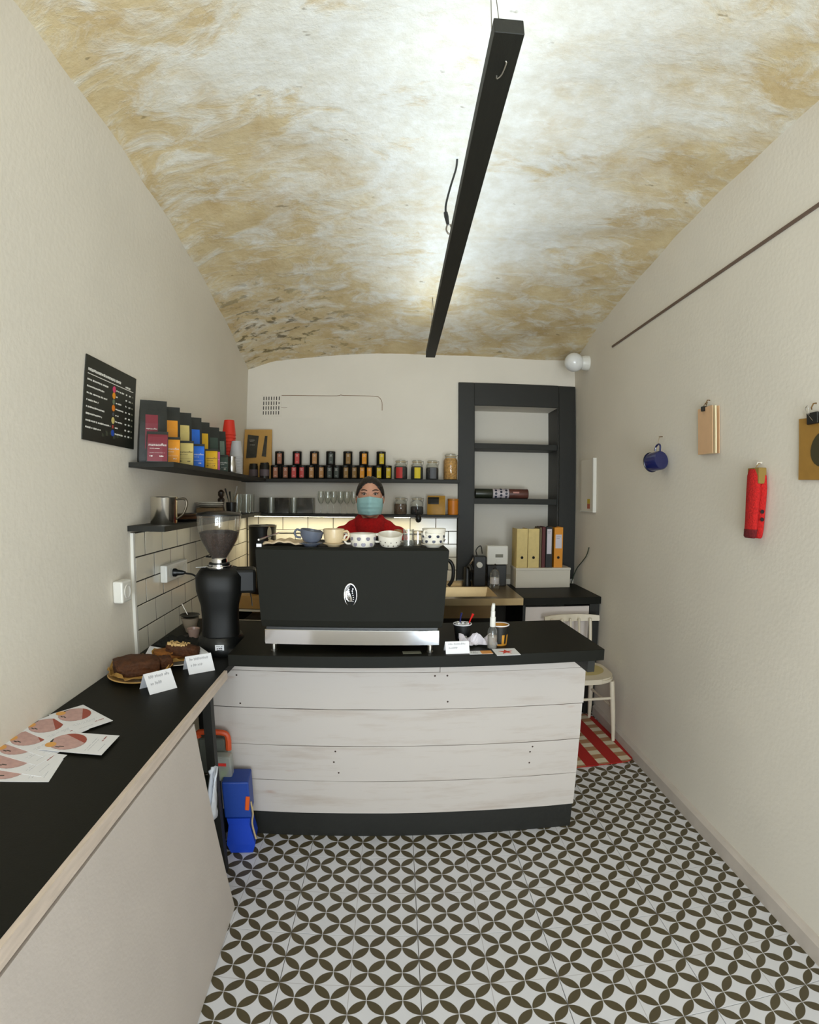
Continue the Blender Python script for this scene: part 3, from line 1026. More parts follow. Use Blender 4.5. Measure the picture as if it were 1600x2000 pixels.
cup('coffee_bowl', 'white bowl with navy polka dots, lower of the stacked pair', (0.140, yM, ZM + .014), white_cer, 0.047, 0.042, 0.036, 0, handle=False, dots=(navy_dot, (0.011, 0.030), 9, 0.0066))
cup('coffee_bowl', 'plain white bowl nested in the navy polka dot bowl', (0.143, yM, ZM + .036), white_cer, 0.046, 0.036, 0.030, 0.9)
for gx, gy, lab, hh in ((0.045, 2.035, 'clear glass beaker beside the speckled cup', 0.068), (0.082, 2.05, 'smoky glass beaker beside the stacked bowls', 0.06)):
    t = lathe('glass_beaker', glass if gx < .06 else smoke_glass, None, [(0, 0), (0.019, 0), (0.022, hh), (0.020, hh), (0.0175, 0.004), (0, 0.004)], 20, loc=(gx, gy, ZM))
    tagit(t, lab, 'glass')
# rumpled tea towel
bm = bmesh.new()
nx, ny = 22, 14
gv = [[bm.verts.new((-0.445 + 0.17 * i / nx - 0.075, 2.0 + 0.13 * j / ny, ZM + 0.006 + 0.010 * abs(math.sin(i * .55 + .4 * j)) * (0.5 + 0.5 * math.sin(j * .7)) + 0.010 * math.exp(-((i - 10) / 6) ** 2))) for i in range(nx + 1)] for j in range(ny + 1)]
for j in range(ny):
    for i in range(nx):
        bm.faces.new((gv[j][i], gv[j][i + 1], gv[j + 1][i + 1], gv[j + 1][i]))
tw = link('tea_towel', bm, mat('beige_cotton', (202, 180, 148), 0.9, 0, 0.12, 50, 0.1, 200), None, smooth=True)
tw.modifiers.new('cloth', 'SOLIDIFY').thickness = 0.005
tagit(tw, 'rumpled beige tea towel on top of the espresso machine', 'towel')
tg = box('paper_tag', paper, None, -0.532, -0.512, 1.955, 1.957, ZM, ZM + .012)
tagit(tg, 'tiny white tag at the edge of the machine top', 'tag')
# portafilter lying behind the cups, and jugs
pf = thing('portafilter', 'spare chrome portafilter with black grip lying behind the cups', 'portafilter', (-0.05, 2.17, ZM), 2.7)
lathe('basket', chrome, pf, [(0, 0), (0.03, 0), (0.034, 0.01), (0.034, 0.03), (0.031, 0.03), (0.03, 0.008), (0, 0.008)], 20, loc=(0, 0, 0.002))
tube('grip', black_plastic, pf, [(0.034, 0, 0.018), (0.09, 0, 0.02), (0.15, 0, 0.017)], [0.007, 0.012, 0.010], 9, 2)
tp = thing('tamper', 'small brass-topped tamper lying behind the dotted cups', 'tamper', (0.005, 2.11, ZM))
lathe('disc', steel, tp, [(0, 0), (0.029, 0), (0.029, 0.012), (0.012, 0.02), (0, 0.02)], 18)
lathe('knob', mat('turned_wood', (150, 112, 66), 0.5), tp, [(0.010, 0.02), (0.010, 0.03), (0.019, 0.046), (0.016, 0.06), (0, 0.064)], 16)

# --- tall black container behind the machine's left shoulder
kb = thing('brew_container', 'tall black container with steel lip behind the espresso machine', 'container', (-0.945, 3.64, ZK))
lathe('body', black_plastic, kb, [(0, 0), (0.090, 0), (0.095, 0.01), (0.096, 0.44), (0.100, 0.474), (0.094, 0.474), (0.090, 0.44), (0.090, 0.02), (0, 0.02)], 30)
tube('rim', steel, kb, [(0.098 * math.cos(a), 0.098 * math.sin(a), 0.475) for a in [k * math.pi / 14 for k in range(29)]], 0.004, 6)
lathe('spout_cover', mat('pale_lid_tab', (196, 188, 160), 0.4), kb, [(0, 0), (0.024, 0), (0.024, 0.004), (0, 0.004)], 14, loc=(0.066, -0.072, 0.425), rot=(math.pi / 2, 0, 0.8), sx=.7, sy=1.9)

# --- cups of sugar and stirrers, sanitiser, cards at the bar's end
def paper_cup(label, loc, m, inner, r0, r1, h, extras=None):
    t = thing('paper_cup', label, 'cup', loc)
    lathe('sleeve', m, t, [(0, 0), (r0, 0), (r1, h), (r1 - .001, h), (r0 - .001, 0.003), (0, 0.003)], 26)
    tube('rim', paper, t, [(r1 * math.cos(a), r1 * math.sin(a), h) for a in [k * math.pi / 12 for k in range(25)]], 0.0022, 6)
    lathe('contents', inner, t, [(0, h - .012), (r1 - .004, h - .014)], 20)
    return t
sugar = mat('white_sachets', (232, 230, 228), 0.6, 0, 0.2, 60)
c1 = paper_cup('black paper cup of sachets and plastic spoons on the bar', (0.276, 2.142, ZB), mat('black_card_cup', (27, 27, 26), 0.5), sugar, 0.029, 0.0375, 0.066)
strokes(c1, whiteink, [(-.014, 0.016, .010, .003), (.006, 0.012, .003, .009), (.012, 0.012, .003, .009), (.006, .019, .009, .002)], loc=(0, -0.0328, 0.0), rot=(math.pi / 2 - .12, 0, 0))
tube('spoon', mat('red_plastic', (214, 34, 26), 0.35), c1, [(0.02, 0, 0.05), (0.034, 0, 0.085), (0.044, 0, 0.108)], [0.003, 0.003, 0.006], 7, 2)
tube('spoon', mat('dark_blue_plastic', (40, 40, 92), 0.35), c1, [(-0.012, 0, 0.05), (-0.008, 0, 0.095), (-0.004, 0.0, 0.112)], [0.003, 0.003, 0.005], 7, 2)
bm = bmesh.new()
rnd = random.Random(2)
for k in range(9):
    bx(bm, -.028 + k * .006, -.022 + k * .006, rnd.uniform(-.02, 0), rnd.uniform(.005, .02), 0.05, 0.066 + rnd.uniform(0, .01))
link('sachets', bm, sugar, c1)['kind'] = 'stuff'
c2 = paper_cup('white paper cup with orange and black print behind the sanitiser', (0.417, 2.057, ZB), mat('orange_card_cup', (200, 140, 44), 0.5), sugar, 0.030, 0.037, 0.082)
lathe('upper_band', mat('black_card_band', (28, 27, 22), 0.5), c2, [(0.0342, 0.045), (0.0374, 0.079)], 26)
bm = bmesh.new()
for a, b in ((-.5, .1), (.45, .75)):
    for k in range(6):
        t0, t1 = -math.pi / 2 + a + (b - a) * k / 6, -math.pi / 2 + a + (b - a) * (k + 1) / 6
        q = [(0.0311, t0, .008), (0.0311, t1, .008), (0.0352, t1, .046), (0.0352, t0, .046)]
        bm.faces.new([bm.verts.new((r * math.cos(t), r * math.sin(t), z)) for r, t, z in q])
link('printed_mark', bm, MATS['black_card_band'], c2)
sb = thing('spray_bottle', 'clear spray bottle with white nozzle on the bar top', 'bottle', (0.377, 2.0, ZB))
lathe('bottle', glass, sb, [(0, 0), (0.018, 0), (0.0195, 0.003), (0.0195, 0.068), (0.017, 0.078), (0.009, 0.088), (0.008, 0.096), (0, 0.096)], 22)
lathe('liquid', glassy('pale_liquid', (226, 222, 218), 0.5, 0.25), sb, [(0, 0.003), (0.0175, 0.003), (0.0175, 0.052), (0, 0.052)], 20)
lathe('collar', white_plastic, sb, [(0.010, 0.088), (0.0115, 0.09), (0.0115, 0.125), (0.009, 0.128), (0.009, 0.150), (0, 0.150)], 18)
tube('nozzle', white_plastic, sb, [(0, 0.004, 0.145), (0, 0, 0.165), (0.001, -0.004, 0.180)], [0.0075, 0.008, 0.006], 10, 2)
bm = bmesh.new()
nx = 16
gv = []
rnd = random.Random(8)
for j in range(9):
    gv.append([bm.verts.new((0.252 + 0.150 * i / nx, 2.02 + 0.07 * j / 8 + .01 * math.sin(i), ZB + 0.004 + 0.040 * abs(math.sin(i * .42 + j * .3)) * math.exp(-((j - 5) / 3.5) ** 2) + rnd.uniform(0, .004))) for i in range(nx + 1)])
for j in range(8):
    for i in range(nx):
        bm.faces.new((gv[j][i], gv[j][i + 1], gv[j + 1][i + 1], gv[j + 1][i]))
nap = link('crumpled_napkin', bm, mat('napkin_tissue', (224, 218, 226), 0.9, 0, 0.05, 30), None)
nap.modifiers.new('paper', 'SOLIDIFY').thickness = 0.0012
tagit(nap, 'crumpled white napkin in front of the paper cups', 'napkin')

def tent(label, loc, rz, w, d, h, sd, scribble=True):
    """folded card sign standing like a tent; local -y is the side that faces the customers"""
    t = thing('card_sign', label, 'sign', loc, rz)
    for s, nm in ((-1, 'front_face'), (1, 'back_face')):
        bm = bmesh.new()
        q = [(-w / 2, s * d / 2, 0), (w / 2, s * d / 2, 0), (w / 2, 0, h), (-w / 2, 0, h)]
        a = [bm.verts.new(p) for p in q]
        b = [bm.verts.new((p[0], p[1] + s * .0008, p[2] + .0003)) for p in q]
        bm.faces.new(a); bm.faces.new(b[::-1])
        for k in range(4): bm.faces.new((a[k], a[(k + 1) % 4], b[(k + 1) % 4], b[k]))
        link(nm, bm, paper, t)
    L_ = math.hypot(d / 2, h)
    tilt = math.atan2(h, d / 2)
    if scribble:
        rnd = random.Random(sd)
        bm = bmesh.new()
        for row, (y, n) in enumerate(((.72, 11), (.40, 6))):
            x = -w * .36
            for k in range(n):
                if rnd.random() < .15: x += w * .04
                hgt = L_ * rnd.uniform(.10, .17)
                tube_bm(bm, [(x, L_ * y, 0), (x + w * .012, L_ * y + hgt, 0), (x + w * .03, L_ * y + hgt * .2, 0), (x + w * .045, L_ * y + hgt * .8, 0)], 0.0005, 4)
                x += w * .062
        link('handwriting', bm, ink, t, (0, -d / 2 - .001, 0.0006), (tilt, 0, 0))['kind'] = 'stuff'
    return t
tent('folded white price card standing at the bar top edge', (0.232, 1.955, ZB), 0.08, 0.092, 0.05, 0.042, 3)
def flat_card(name, label, loc, rz, w, h, prints, t=0.0012, m=None, cat='card', group=None, tilt=None):
    c = thing(name, label, cat, loc, rz, group)
    if tilt: c.rotation_euler = (tilt[0], tilt[1], rz)
    box('sheet', m or paper, c, -w / 2, w / 2, -h / 2, h / 2, 0, t)
    return c
fc_ = flat_card('business_card', 'small white and orange card lying on the bar top', (0.322, 1.942, ZB), 0.05, 0.09, 0.042, None)
box('orange_half', mat('orange_print', (222, 150, 70), 0.6), fc_, 0.002, 0.045, -0.021, 0.021, 0.0012, 0.0015)
strokes(fc_, ink, [(-.036, .004, .02, .006), (-.036, -.008, .026, .003)], loc=(0, 0, .0012), dash=.003, seed=4)
sc_c = flat_card('postcard', 'white card with a red star motif lying on the bar top', (0.422, 1.944, ZB), 0.06, 0.092, 0.088, None)
bm = bmesh.new()
pts = []
for k in range(10):
    r_ = 0.030 if k % 2 == 0 else 0.011
    pts.append((r_ * math.cos(2 * math.pi * k / 10 + .3), r_ * math.sin(2 * math.pi * k / 10 + .3)))
prism_bm(bm, pts, 0.0012, 0.0015)
link('red_star', bm, mat('red_print', (208, 58, 44), 0.6), sc_c)
o = flat_card('paper_slip', 'grey paper slip lying under the espresso machine', (0.06, 1.95, ZB), 0.1, 0.07, 0.03, None, m=mat('grey_slip', (120, 120, 104), 0.8), cat='paper')

# ================================================================== ON THE LEFT WORKTOP
# --- coffee grinder
gr = thing('coffee_grinder', 'tall black coffee grinder with a glass hopper of beans at the bar corner', 'grinder', (-0.748, 2.150, ZW), 0.25)
lathe('base', black_plastic, gr, [(0, 0), (0.098, 0), (0.104, 0.012), (0.100, 0.05), (0.088, 0.075), (0, 0.075)], 30, sx=1.0, sy=1.15)
bm = bmesh.new()
NR = 32
def oct_ring(z, w, d, c):
    out = []
    for k in range(NR):
        t = 2 * math.pi * k / NR
        cx_, sy_ = math.cos(t), math.sin(t)
        e = 0.62
        out.append(bm.verts.new((w * math.copysign(abs(cx_) ** e, cx_), d * math.copysign(abs(sy_) ** e, sy_), z)))
    return out
lv = [(0.06, .080, .085, .03), (0.14, .077, .080, .03), (0.20, .080, .085, .03), (0.265, .098, .100, .035), (0.325, .100, .102, .035), (0.352, .082, .088, .03), (0.357, .07, .076, .028)]
rs = [oct_ring(*a) for a in lv]
bm.faces.new(rs[0][::-1]); bm.faces.new(rs[-1])
for a, b in zip(rs, rs[1:]):
    for k in range(NR): bm.faces.new((a[k], a[(k + 1) % NR], b[(k + 1) % NR], b[k]))
o = link('body', bm, mat('black_gloss_casting', (17, 17, 15), 0.48, 0, 0, spec=0.3), gr, smooth=True)
sharp(o, 50)
box('doser', MATS['black_gloss_casting'], gr, 0.06, 0.155, -0.06, 0.05, 0.255, 0.355, 0.012, 2)
tube('dose_lever', steel, gr, [(0.13, -0.03, 0.25), (0.135, -0.045, 0.225), (0.137, -0.05, 0.20)], 0.003, 6)
lathe('collar_ring', chrome, gr, [(0.05, 0.357), (0.055, 0.357), (0.055, 0.366), (0.046, 0.368), (0.046, 0.372)], 30)
lathe('collar_dial', black_plastic, gr, [(0.040, 0.368), (0.044, 0.368), (0.044, 0.378), (0.034, 0.380), (0, 0.380)], 28)
lathe('collar_band', chrome, gr, [(0.034, 0.378), (0.034, 0.397), (0.032, 0.40), (0, 0.40)], 24)
lathe('hopper', smoke_glass, gr, [(0.031, 0.395), (0.034, 0.402), (0.055, 0.435), (0.078, 0.475), (0.089, 0.515), (0.0925, 0.545), (0.0935, 0.577), (0.0915, 0.579)], 34)
beans = mat('roasted_beans', (58, 34, 22), 0.45, 0, 0.45, 130, 0.8, 110)
lathe('coffee_beans', beans, gr, [(0, 0.397), (0.031, 0.40), (0.052, 0.435), (0.075, 0.475), (0.084, 0.505), (0.060, 0.513), (0.03, 0.509), (0, 0.514)], 34)
lathe('hopper_lid', black_plastic, gr, [(0, 0.596), (0.03, 0.596), (0.085, 0.588), (0.096, 0.582), (0.096, 0.576), (0, 0.576)], 34)
tube('hopper_latch', black_plastic, gr, [(-0.035, 0, 0.402), (-0.055, -0.01, 0.405)], 0.004, 6)
tube('adjust_pin', chrome, gr, [(-0.055, -0.02, 0.362), (-0.095, -0.035, 0.362)], 0.002, 6)
gs = box('sticker', paper, gr, -0.018, 0.018, -0.1165, -0.1145, 0.030, 0.053, 0.0)
strokes(gs, mat('black_ink', (34, 32, 34), 0.8), [(-.011, .0045, .022, .008), (-.013, .0165, .026, .0025)], loc=(0, -.1168, .030), rot=(math.pi / 2, 0, 0), dash=.0035, seed=9)

# --- wall socket strip with the grinder's plug
so = thing('socket_strip', 'white double socket on the left wall tiles with a black plug', 'socket', (xl(2.44, .0115), 2.44, 1.182), ang_left)
box('casing', white_plastic, so, -0.145, 0.145, -0.034, 0.0, -0.040, 0.040, 0.006, 2)
for k in (-0.095, 0.0, 0.095):
    lathe('socket_face', mat('socket_white', (214, 211, 203), 0.3), so, [(0, -0.004), (0.017, -0.004), (0.019, 0.0), (0.022, 0.001), (0.022, 0)], 20, loc=(k, -0.0338, 0), rot=(math.pi / 2, 0, 0))
lathe('plug', black_plastic, so, [(0, 0), (0.020, 0), (0.020, 0.012), (0.014, 0.02), (0.011, 0.045), (0.006, 0.06), (0, 0.06)], 16, loc=(-0.062, -0.036, -0.002), rot=(math.pi / 2, 0, 0))
# cable from plug down to the grinder (world frame -> its own part on the grinder's thing would move with it; it hangs free)
cb = tube('power_cable', black_plastic, None, [(xl(2.375, .106), 2.372, 1.180), (-0.945, 2.36, 1.172), (-0.897, 2.335, 1.13), (-0.872, 2.31, 1.05), (-0.868, 2.30, 0.97), (-0.868, 2.30, 0.895)], 0.0045, 8, 5)
tagit(cb, 'black power cable looping from the tiled wall socket to the grinder', 'cable')
sw = thing('light_switch', 'white surface-mounted wall switch beside the tile edge', 'switch', (xl(1.88, .001), 1.88, 1.176), ang_left)
box('casing', white_plastic, sw, -0.041, 0.041, -0.042, 0.0, -0.041, 0.043, 0.007, 2)
lathe('socket_ring', MATS['socket_white'], sw, [(0, -0.006), (0.018, -0.006), (0.020, 0.0), (0.025, 0.003), (0.027, 0)], 20, loc=(0, -0.0418, 0), rot=(math.pi / 2, 0, 0))

# --- small cup, spoon and clutter behind the grinder
t = thing('tasting_bowl', 'small dark lidded bowl with a spoon behind the grinder', 'bowl', (-1.0, 2.42, ZW))
lathe('bowl', mat('grey_beige_ceramic', (168, 152, 130), 0.4), t, [(0, 0), (0.022, 0), (0.024, 0.006), (0.034, 0.04), (0.046, 0.072), (0.043, 0.072), (0.03, 0.04), (0, 0.012)], 24)
lathe('dish', mat('dark_ceramic', (44, 42, 36), 0.35), t, [(0, 0.073), (0.03, 0.073), (0.050, 0.084), (0.048, 0.086), (0.03, 0.078), (0, 0.077)], 26)
tube('spoon', steel, t, [(-0.012, 0, 0.085), (-0.03, 0.005, 0.115), (-0.042, 0.008, 0.135)], 0.0022, 6)
t = thing('espresso_cup', 'small pinkish cup on a dark saucer half hidden by the grinder', 'cup', (-0.935, 2.30, ZW))
lathe('saucer', MATS['dark_ceramic'], t, [(0, 0), (0.05, 0), (0.065, 0.008), (0.063, 0.010), (0.05, 0.004), (0, 0.004)], 24)
lathe('cup', mat('rose_ceramic', (190, 160, 146), 0.3), t, [(0, 0.004), (0.02, 0.004), (0.03, 0.05), (0.028, 0.05), (0.018, 0.01), (0, 0.01)], 22)
bm = bmesh.new()
nx = 14
gv = [[bm.verts.new((-1.06 + 0.20 * i / nx, 2.12 + 0.18 * j / nx, ZW + 0.003 + 0.012 * abs(math.sin(i * .9 + j * .5)) )) for i in range(nx + 1)] for j in range(nx + 1)]
for j in range(nx):
    for i in range(nx): bm.faces.new((gv[j][i], gv[j][i + 1], gv[j + 1][i + 1], gv[j + 1][i]))
cl = link('bar_cloth', bm, mat('black_cotton', (30, 31, 27), 0.95, 0, 0.1, 60, 0.1, 200), None, smooth=True)
cl.modifiers.new('cloth', 'SOLIDIFY').thickness = 0.004
tagit(cl, 'crumpled black bar cloth on the worktop behind the grinder', 'cloth')

# --- cakes
cake_m = mat('dark_cake_crust', (78, 42, 12), 0.75, 0, 0.35, 40, 0.5, 60)
cake_m2 = mat('golden_cake', (142, 88, 30), 0.7, 0, 0.35, 45, 0.5, 70)
plate_m = mat('yellow_glass_plate', (196, 156, 92), 0.2, 0, 0.05, 10)
def plate(label, loc, r, m):
    return tagit(lathe('cake_plate', m, None, [(0, 0), (r * .6, 0), (r * .7, 0.004), (r, 0.012), (r - .003, 0.015), (r * .68, 0.007), (0, 0.005)], 36, loc=loc), label, 'plate')
plate('golden plate under the dark loaf cake', (-0.940, 1.765, ZW), 0.118, plate_m)
def liner(label, loc, r, m, seed, rz=0):
    rnd = random.Random(seed)
    bm = bmesh.new()
    c = bm.verts.new((0, 0, 0.006))
    rings = []
    n = 26
    for q, (f, z) in enumerate(((.6, .007), (.85, .013), (1.0, .028))):
        rings.append([bm.verts.new((r * f * (1 + (rnd.uniform(-.12, .16) if q == 2 else 0)) * math.cos(2 * math.pi * k / n), r * f * (1 + (rnd.uniform(-.12, .16) if q == 2 else 0)) * math.sin(2 * math.pi * k / n), z + (rnd.uniform(-.012, .016) if q == 2 else rnd.uniform(0, .003)))) for k in range(n)])
    for k in range(n): bm.faces.new((c, rings[0][k], rings[0][(k + 1) % n]))
    for a, b in zip(rings, rings[1:]):
        for k in range(n): bm.faces.new((a[k], a[(k + 1) % n], b[(k + 1) % n], b[k]))
    o = link('baking_paper', bm, m, None, loc, (0, 0, rz))
    o.modifiers.new('paper', 'SOLIDIFY').thickness = 0.0008
    return tagit(o, label, 'paper')
liner('crinkled kraft baking paper under the dark loaf cake', (-0.940, 1.765, ZW + .008), 0.120, kraft, 4)
def lump(name, label, cat, loc, rz, w, d, h, m, seed, n=16):
    """a cut cake: domed top with rough crust, flat foot"""
    rnd = random.Random(seed)
    bm = bmesh.new()
    bx(bm, -w / 2, w / 2, -d / 2, d / 2, 0, h)
    bmesh.ops.subdivide_edges(bm, edges=bm.edges, cuts=n // 2, use_grid_fill=True)
    for v in bm.verts:
        u, s = v.co.x / (w / 2), v.co.y / (d / 2)
        if v.co.z > h * .2:
            v.co.z *= 1 - 0.16 * u * u - 0.22 * s * s
            v.co += Vector((rnd.uniform(-1, 1), rnd.uniform(-1, 1), rnd.uniform(-1, 1))) * 0.0028
        k = 1 - 0.10 * (abs(u) * abs(s)) ** 2
        v.co.x *= k; v.co.y *= k
    o = link(name, bm, m, None, loc, (0, 0, rz), smooth=True)
    return tagit(o, label, cat)
lump('loaf_cake', 'dark brown square cake on kraft paper at the worktop', 'cake', (-0.952, 1.765, ZW + .017), 0.65, 0.165, 0.130, 0.058, cake_m, 1)
lump('loaf_cake', 'small dark end piece lying beside the square cake', 'cake', (-0.868, 1.825, ZW + .024), 0.9, 0.055, 0.06, 0.040, cake_m, 2, 10)
plate('pale plate under the sliced nut cake', (-0.875, 1.955, ZW), 0.095, mat('pale_plate', (206, 198, 184), 0.25))
liner('torn kraft paper under the sliced nut cake', (-0.882, 1.945, ZW + .008), 0.085, kraft, 9, 0.4)
lump('cake_slice', 'brown cake slice lying flat on the pale plate', 'cake', (-0.905, 1.955, ZW + .018), 0.5, 0.12, 0.07, 0.035, cake_m2, 3, 10)
sl = lump('cake_slice', 'nut-topped cake slice leaning over the flat slice', 'cake', (-0.848, 1.958, ZW + .030), 0.35, 0.135, 0.05, 0.045, cake_m, 4, 10)
sl.rotation_euler = (0.0, 0.10, 0.15)
nm_ = mat('chopped_nuts', (214, 178, 116), 0.6)
bm = bmesh.new()
rnd = random.Random(6)
for k in range(60):
    x, y = rnd.uniform(-.064, .02), rnd.uniform(-.022, .022)
    s_ = rnd.uniform(.002, .005)
    bx(bm, x, x + s_ * 1.5, y, y + s_, .036, .045 + s_ * .4)
o = link('chopped_nuts', bm, nm_, sl)
o['kind'] = 'stuff'
for (x, y, rz_, lab, s_) in ((-0.975, 1.985, 0.3, 'folded white napkin beside the nut cake plate', 1), (-0.800, 1.995, -0.7, 'white napkin corner behind the nut cake slices', 1.2)):
    bm = bmesh.new()
    p = [bm.verts.new(q) for q in ((-.045 * s_, -.03, 0.001), (.05 * s_, -.025, 0.001), (.04 * s_, .035, 0.012), (-.03 * s_, .03, 0.028), (0, 0, 0.030))]
    for f in ((0, 1, 4), (1, 2, 4), (2, 3, 4), (3, 0, 4)): bm.faces.new([p[k] for k in f])
    o = link('paper_napkin', bm, paper, None, (x, y, ZW + .016), (0, 0, rz_))
    o.modifiers.new('paper', 'SOLIDIFY').thickness = 0.001
    tagit(o, lab, 'napkin')
tent('folded white card sign in front of the dark square cake', (-0.815, 1.655, ZW), 0.93, 0.105, 0.075, 0.062, 5)
tent('folded white card sign in front of the nut cake slices', (-0.748, 1.872, ZW), 0.72, 0.103, 0.07, 0.060, 6)

# --- flyers: white cards with a round pink picture
fl_pink = mat('flyer_pink', (198, 160, 154), 0.6, 0, 0.12, 60)
fl_red = mat('flyer_terracotta', (160, 76, 60), 0.6)
fl_dark = mat('flyer_dark_green', (52, 54, 46), 0.6)
fl_orange = mat('flyer_orange', (226, 166, 88), 0.6)
fl_text = mat('flyer_red_ink', (150, 84, 80), 0.7)
def half_disc(bm, cx, cy, r, a0, a1, z, n=14, flat=True):
    pts = [(cx + r * math.cos(a0 + (a1 - a0) * k / n), cy + r * math.sin(a0 + (a1 - a0) * k / n)) for k in range(n + 1)]
    prism_bm(bm, pts, z, z + .0002)
def flyer(label, loc, rz):
    c = flat_card('flyer', label, loc, rz, 0.105, 0.158, None, 0.0008, cat='flyer', group='flyers fanned out on the left worktop')
    z = .0008
    cy = 0.030
    for nm, m_, a0, a1, r_, dz, ox in (('picture_ground', fl_dark, 0, 2 * math.pi, .044, 0, 0), ('picture', fl_pink, -3.9, 1.3, .0438, .0003, 0), ('hair_shape', fl_red, -1.6, 0.55, .0436, .0006, 0)):
        bm = bmesh.new()
        half_disc(bm, ox, cy, r_, a0, a1, z + dz, 22)
        link(nm, bm, m_, c)
    bm = bmesh.new()
    half_disc(bm, -0.024, cy + 0.033, .0135, 0, 2 * math.pi, z + .0009, 14)
    link('orange_dot', bm, fl_orange, c)
    strokes(c, fl_dark, [(-.030, cy - .004, .003, .012), (-.034, cy + .006, .003, .010)], 'print', (0, 0, z + .0007))
    strokes(c, fl_text, [(.016, -.052, .026, .004)], 'lettering', (0, 0, z), dash=.003, seed=3)
    strokes(c, mat('faint_ink', (190, 192, 198), .8), [(-.038, -.032, .07, .0016), (-.036, -.039, .06, .0016), (-.036, -.064, .04, .0016)], 'lettering', (0, 0, z), dash=.004, seed=4)
    return c
def fl_at(label, corners, lift):
    """place a flyer from three of its corners: top-left, top-right, bottom-right on the worktop"""
    (ax, ay), (bx_, by_), (cx, cy) = corners
    rz = math.atan2(by_ - ay, bx_ - ax)
    mid = Vector(((ax + cx) / 2, (ay + cy) / 2, 0))
    return flyer(label, (mid.x, mid.y, ZW + lift), rz)
# each: picture end towards the wall
F = [('topmost flyer, farthest back and turned beside the wall', (-0.932, 1.352), 1.05, .0052),
     ('second flyer from the back, half under the topmost one', (-0.968, 1.265), 1.22, .0040),
     ('third flyer of the fan, its orange dot beside the wall', (-0.964, 1.185), 1.34, .0030),
     ('flyer pointing to the counter edge, picture fully visible', (-0.838, 1.200), 1.66, .0064),
     ('fourth flyer of the fan, mostly under its neighbours', (-0.958, 1.135), 1.42, .0020),
     ('flyer second from the front of the fan', (-0.925, 1.075), 1.60, .0010),
     ('frontmost flyer of the fan, lying lowest', (-0.905, 1.035), 1.85, .0001)]
for lab, (fx, fy), rz_, lf in F:
    flyer(lab, (fx, fy, ZW + lf), rz_).scale = (1.12, 1.14, 1)

# ================================================================== SHELF CONTENTS
tin_black = mat('black_tin', (28, 26, 22), 0.35, 0.2)
TINTS = [('salmon brown', (164, 106, 78)), ('coral red', (198, 74, 70)), ('tan', (178, 130, 80)), ('charcoal grey', (72, 78, 72)), ('olive brown', (146, 112, 62)), ('orange', (226, 150, 34)), ('yellow', (214, 184, 34))]
def tin(label, loc, m, aim, group):
    t = thing('tea_tin', label, 'tin', loc, 0, group)
    lathe('can', tin_black, t, [(0, 0), (0.034, 0), (0.0355, 0.002), (0.0355, 0.092), (0.036, 0.093), (0.036, 0.103), (0.0345, 0.1055), (0, 0.1055)], 24)
    bm = bmesh.new()
    r = 0.0359
    n = 7
    v0 = [[bm.verts.new((r * math.cos(a), r * math.sin(a), z)) for a in [-math.pi / 2 + aim - .5 + 1.0 * k / n for k in range(n + 1)]] for z in (0.010, 0.088)]
    for k in range(n): bm.faces.new((v0[0][k], v0[0][k + 1], v0[1][k + 1], v0[1][k]))
    lb = link('paper_label', bm, m, t, smooth=True)
    bm = bmesh.new()
    r = 0.0361
    for z, w in ((0.076, .5), (0.071, .35), (0.064, .55), (0.022, .4)):
        for k in range(3):
            a0, a1 = -math.pi / 2 + aim - w / 2 + w * k / 3, -math.pi / 2 + aim - w / 2 + w * (k + .8) / 3
            bm.faces.new([bm.verts.new((r * math.cos(a), r * math.sin(a), zz)) for a, zz in ((a0, z), (a1, z), (a1, z + .0022), (a0, z + .0022))])
    link('lettering', bm, whiteink, lb)['kind'] = 'stuff'
    return t
xt = [-0.911, -0.773, -0.638, -0.512, -0.380, -0.257, -0.125]
xb = [-0.944, -0.868, -0.800, -0.728, -0.664, -0.590, -0.5245, -0.4605, -0.399, -0.3365, -0.2755, -0.2095, -0.1475, -0.078]
for k, (nm, col) in enumerate(TINTS):
    lm_ = mat('label_' + nm.replace(' ', '_'), col, 0.6)
    tin(f'black tin with {nm} label, standing on top of the tin row', (xt[k], 4.02, 1.677 + .1062), lm_, 0.18, 'upper row of tea tins')
    for q, side in ((0, 'left'), (1, 'right')):
        tin(f'black tin with {nm} label in the lower row, {side} one of its pair', (xb[2 * k + q], 4.02, 1.677), lm_, 0.28 if q == 0 else (-0.1 if k % 2 else 0.35), 'lower row of tea tins')

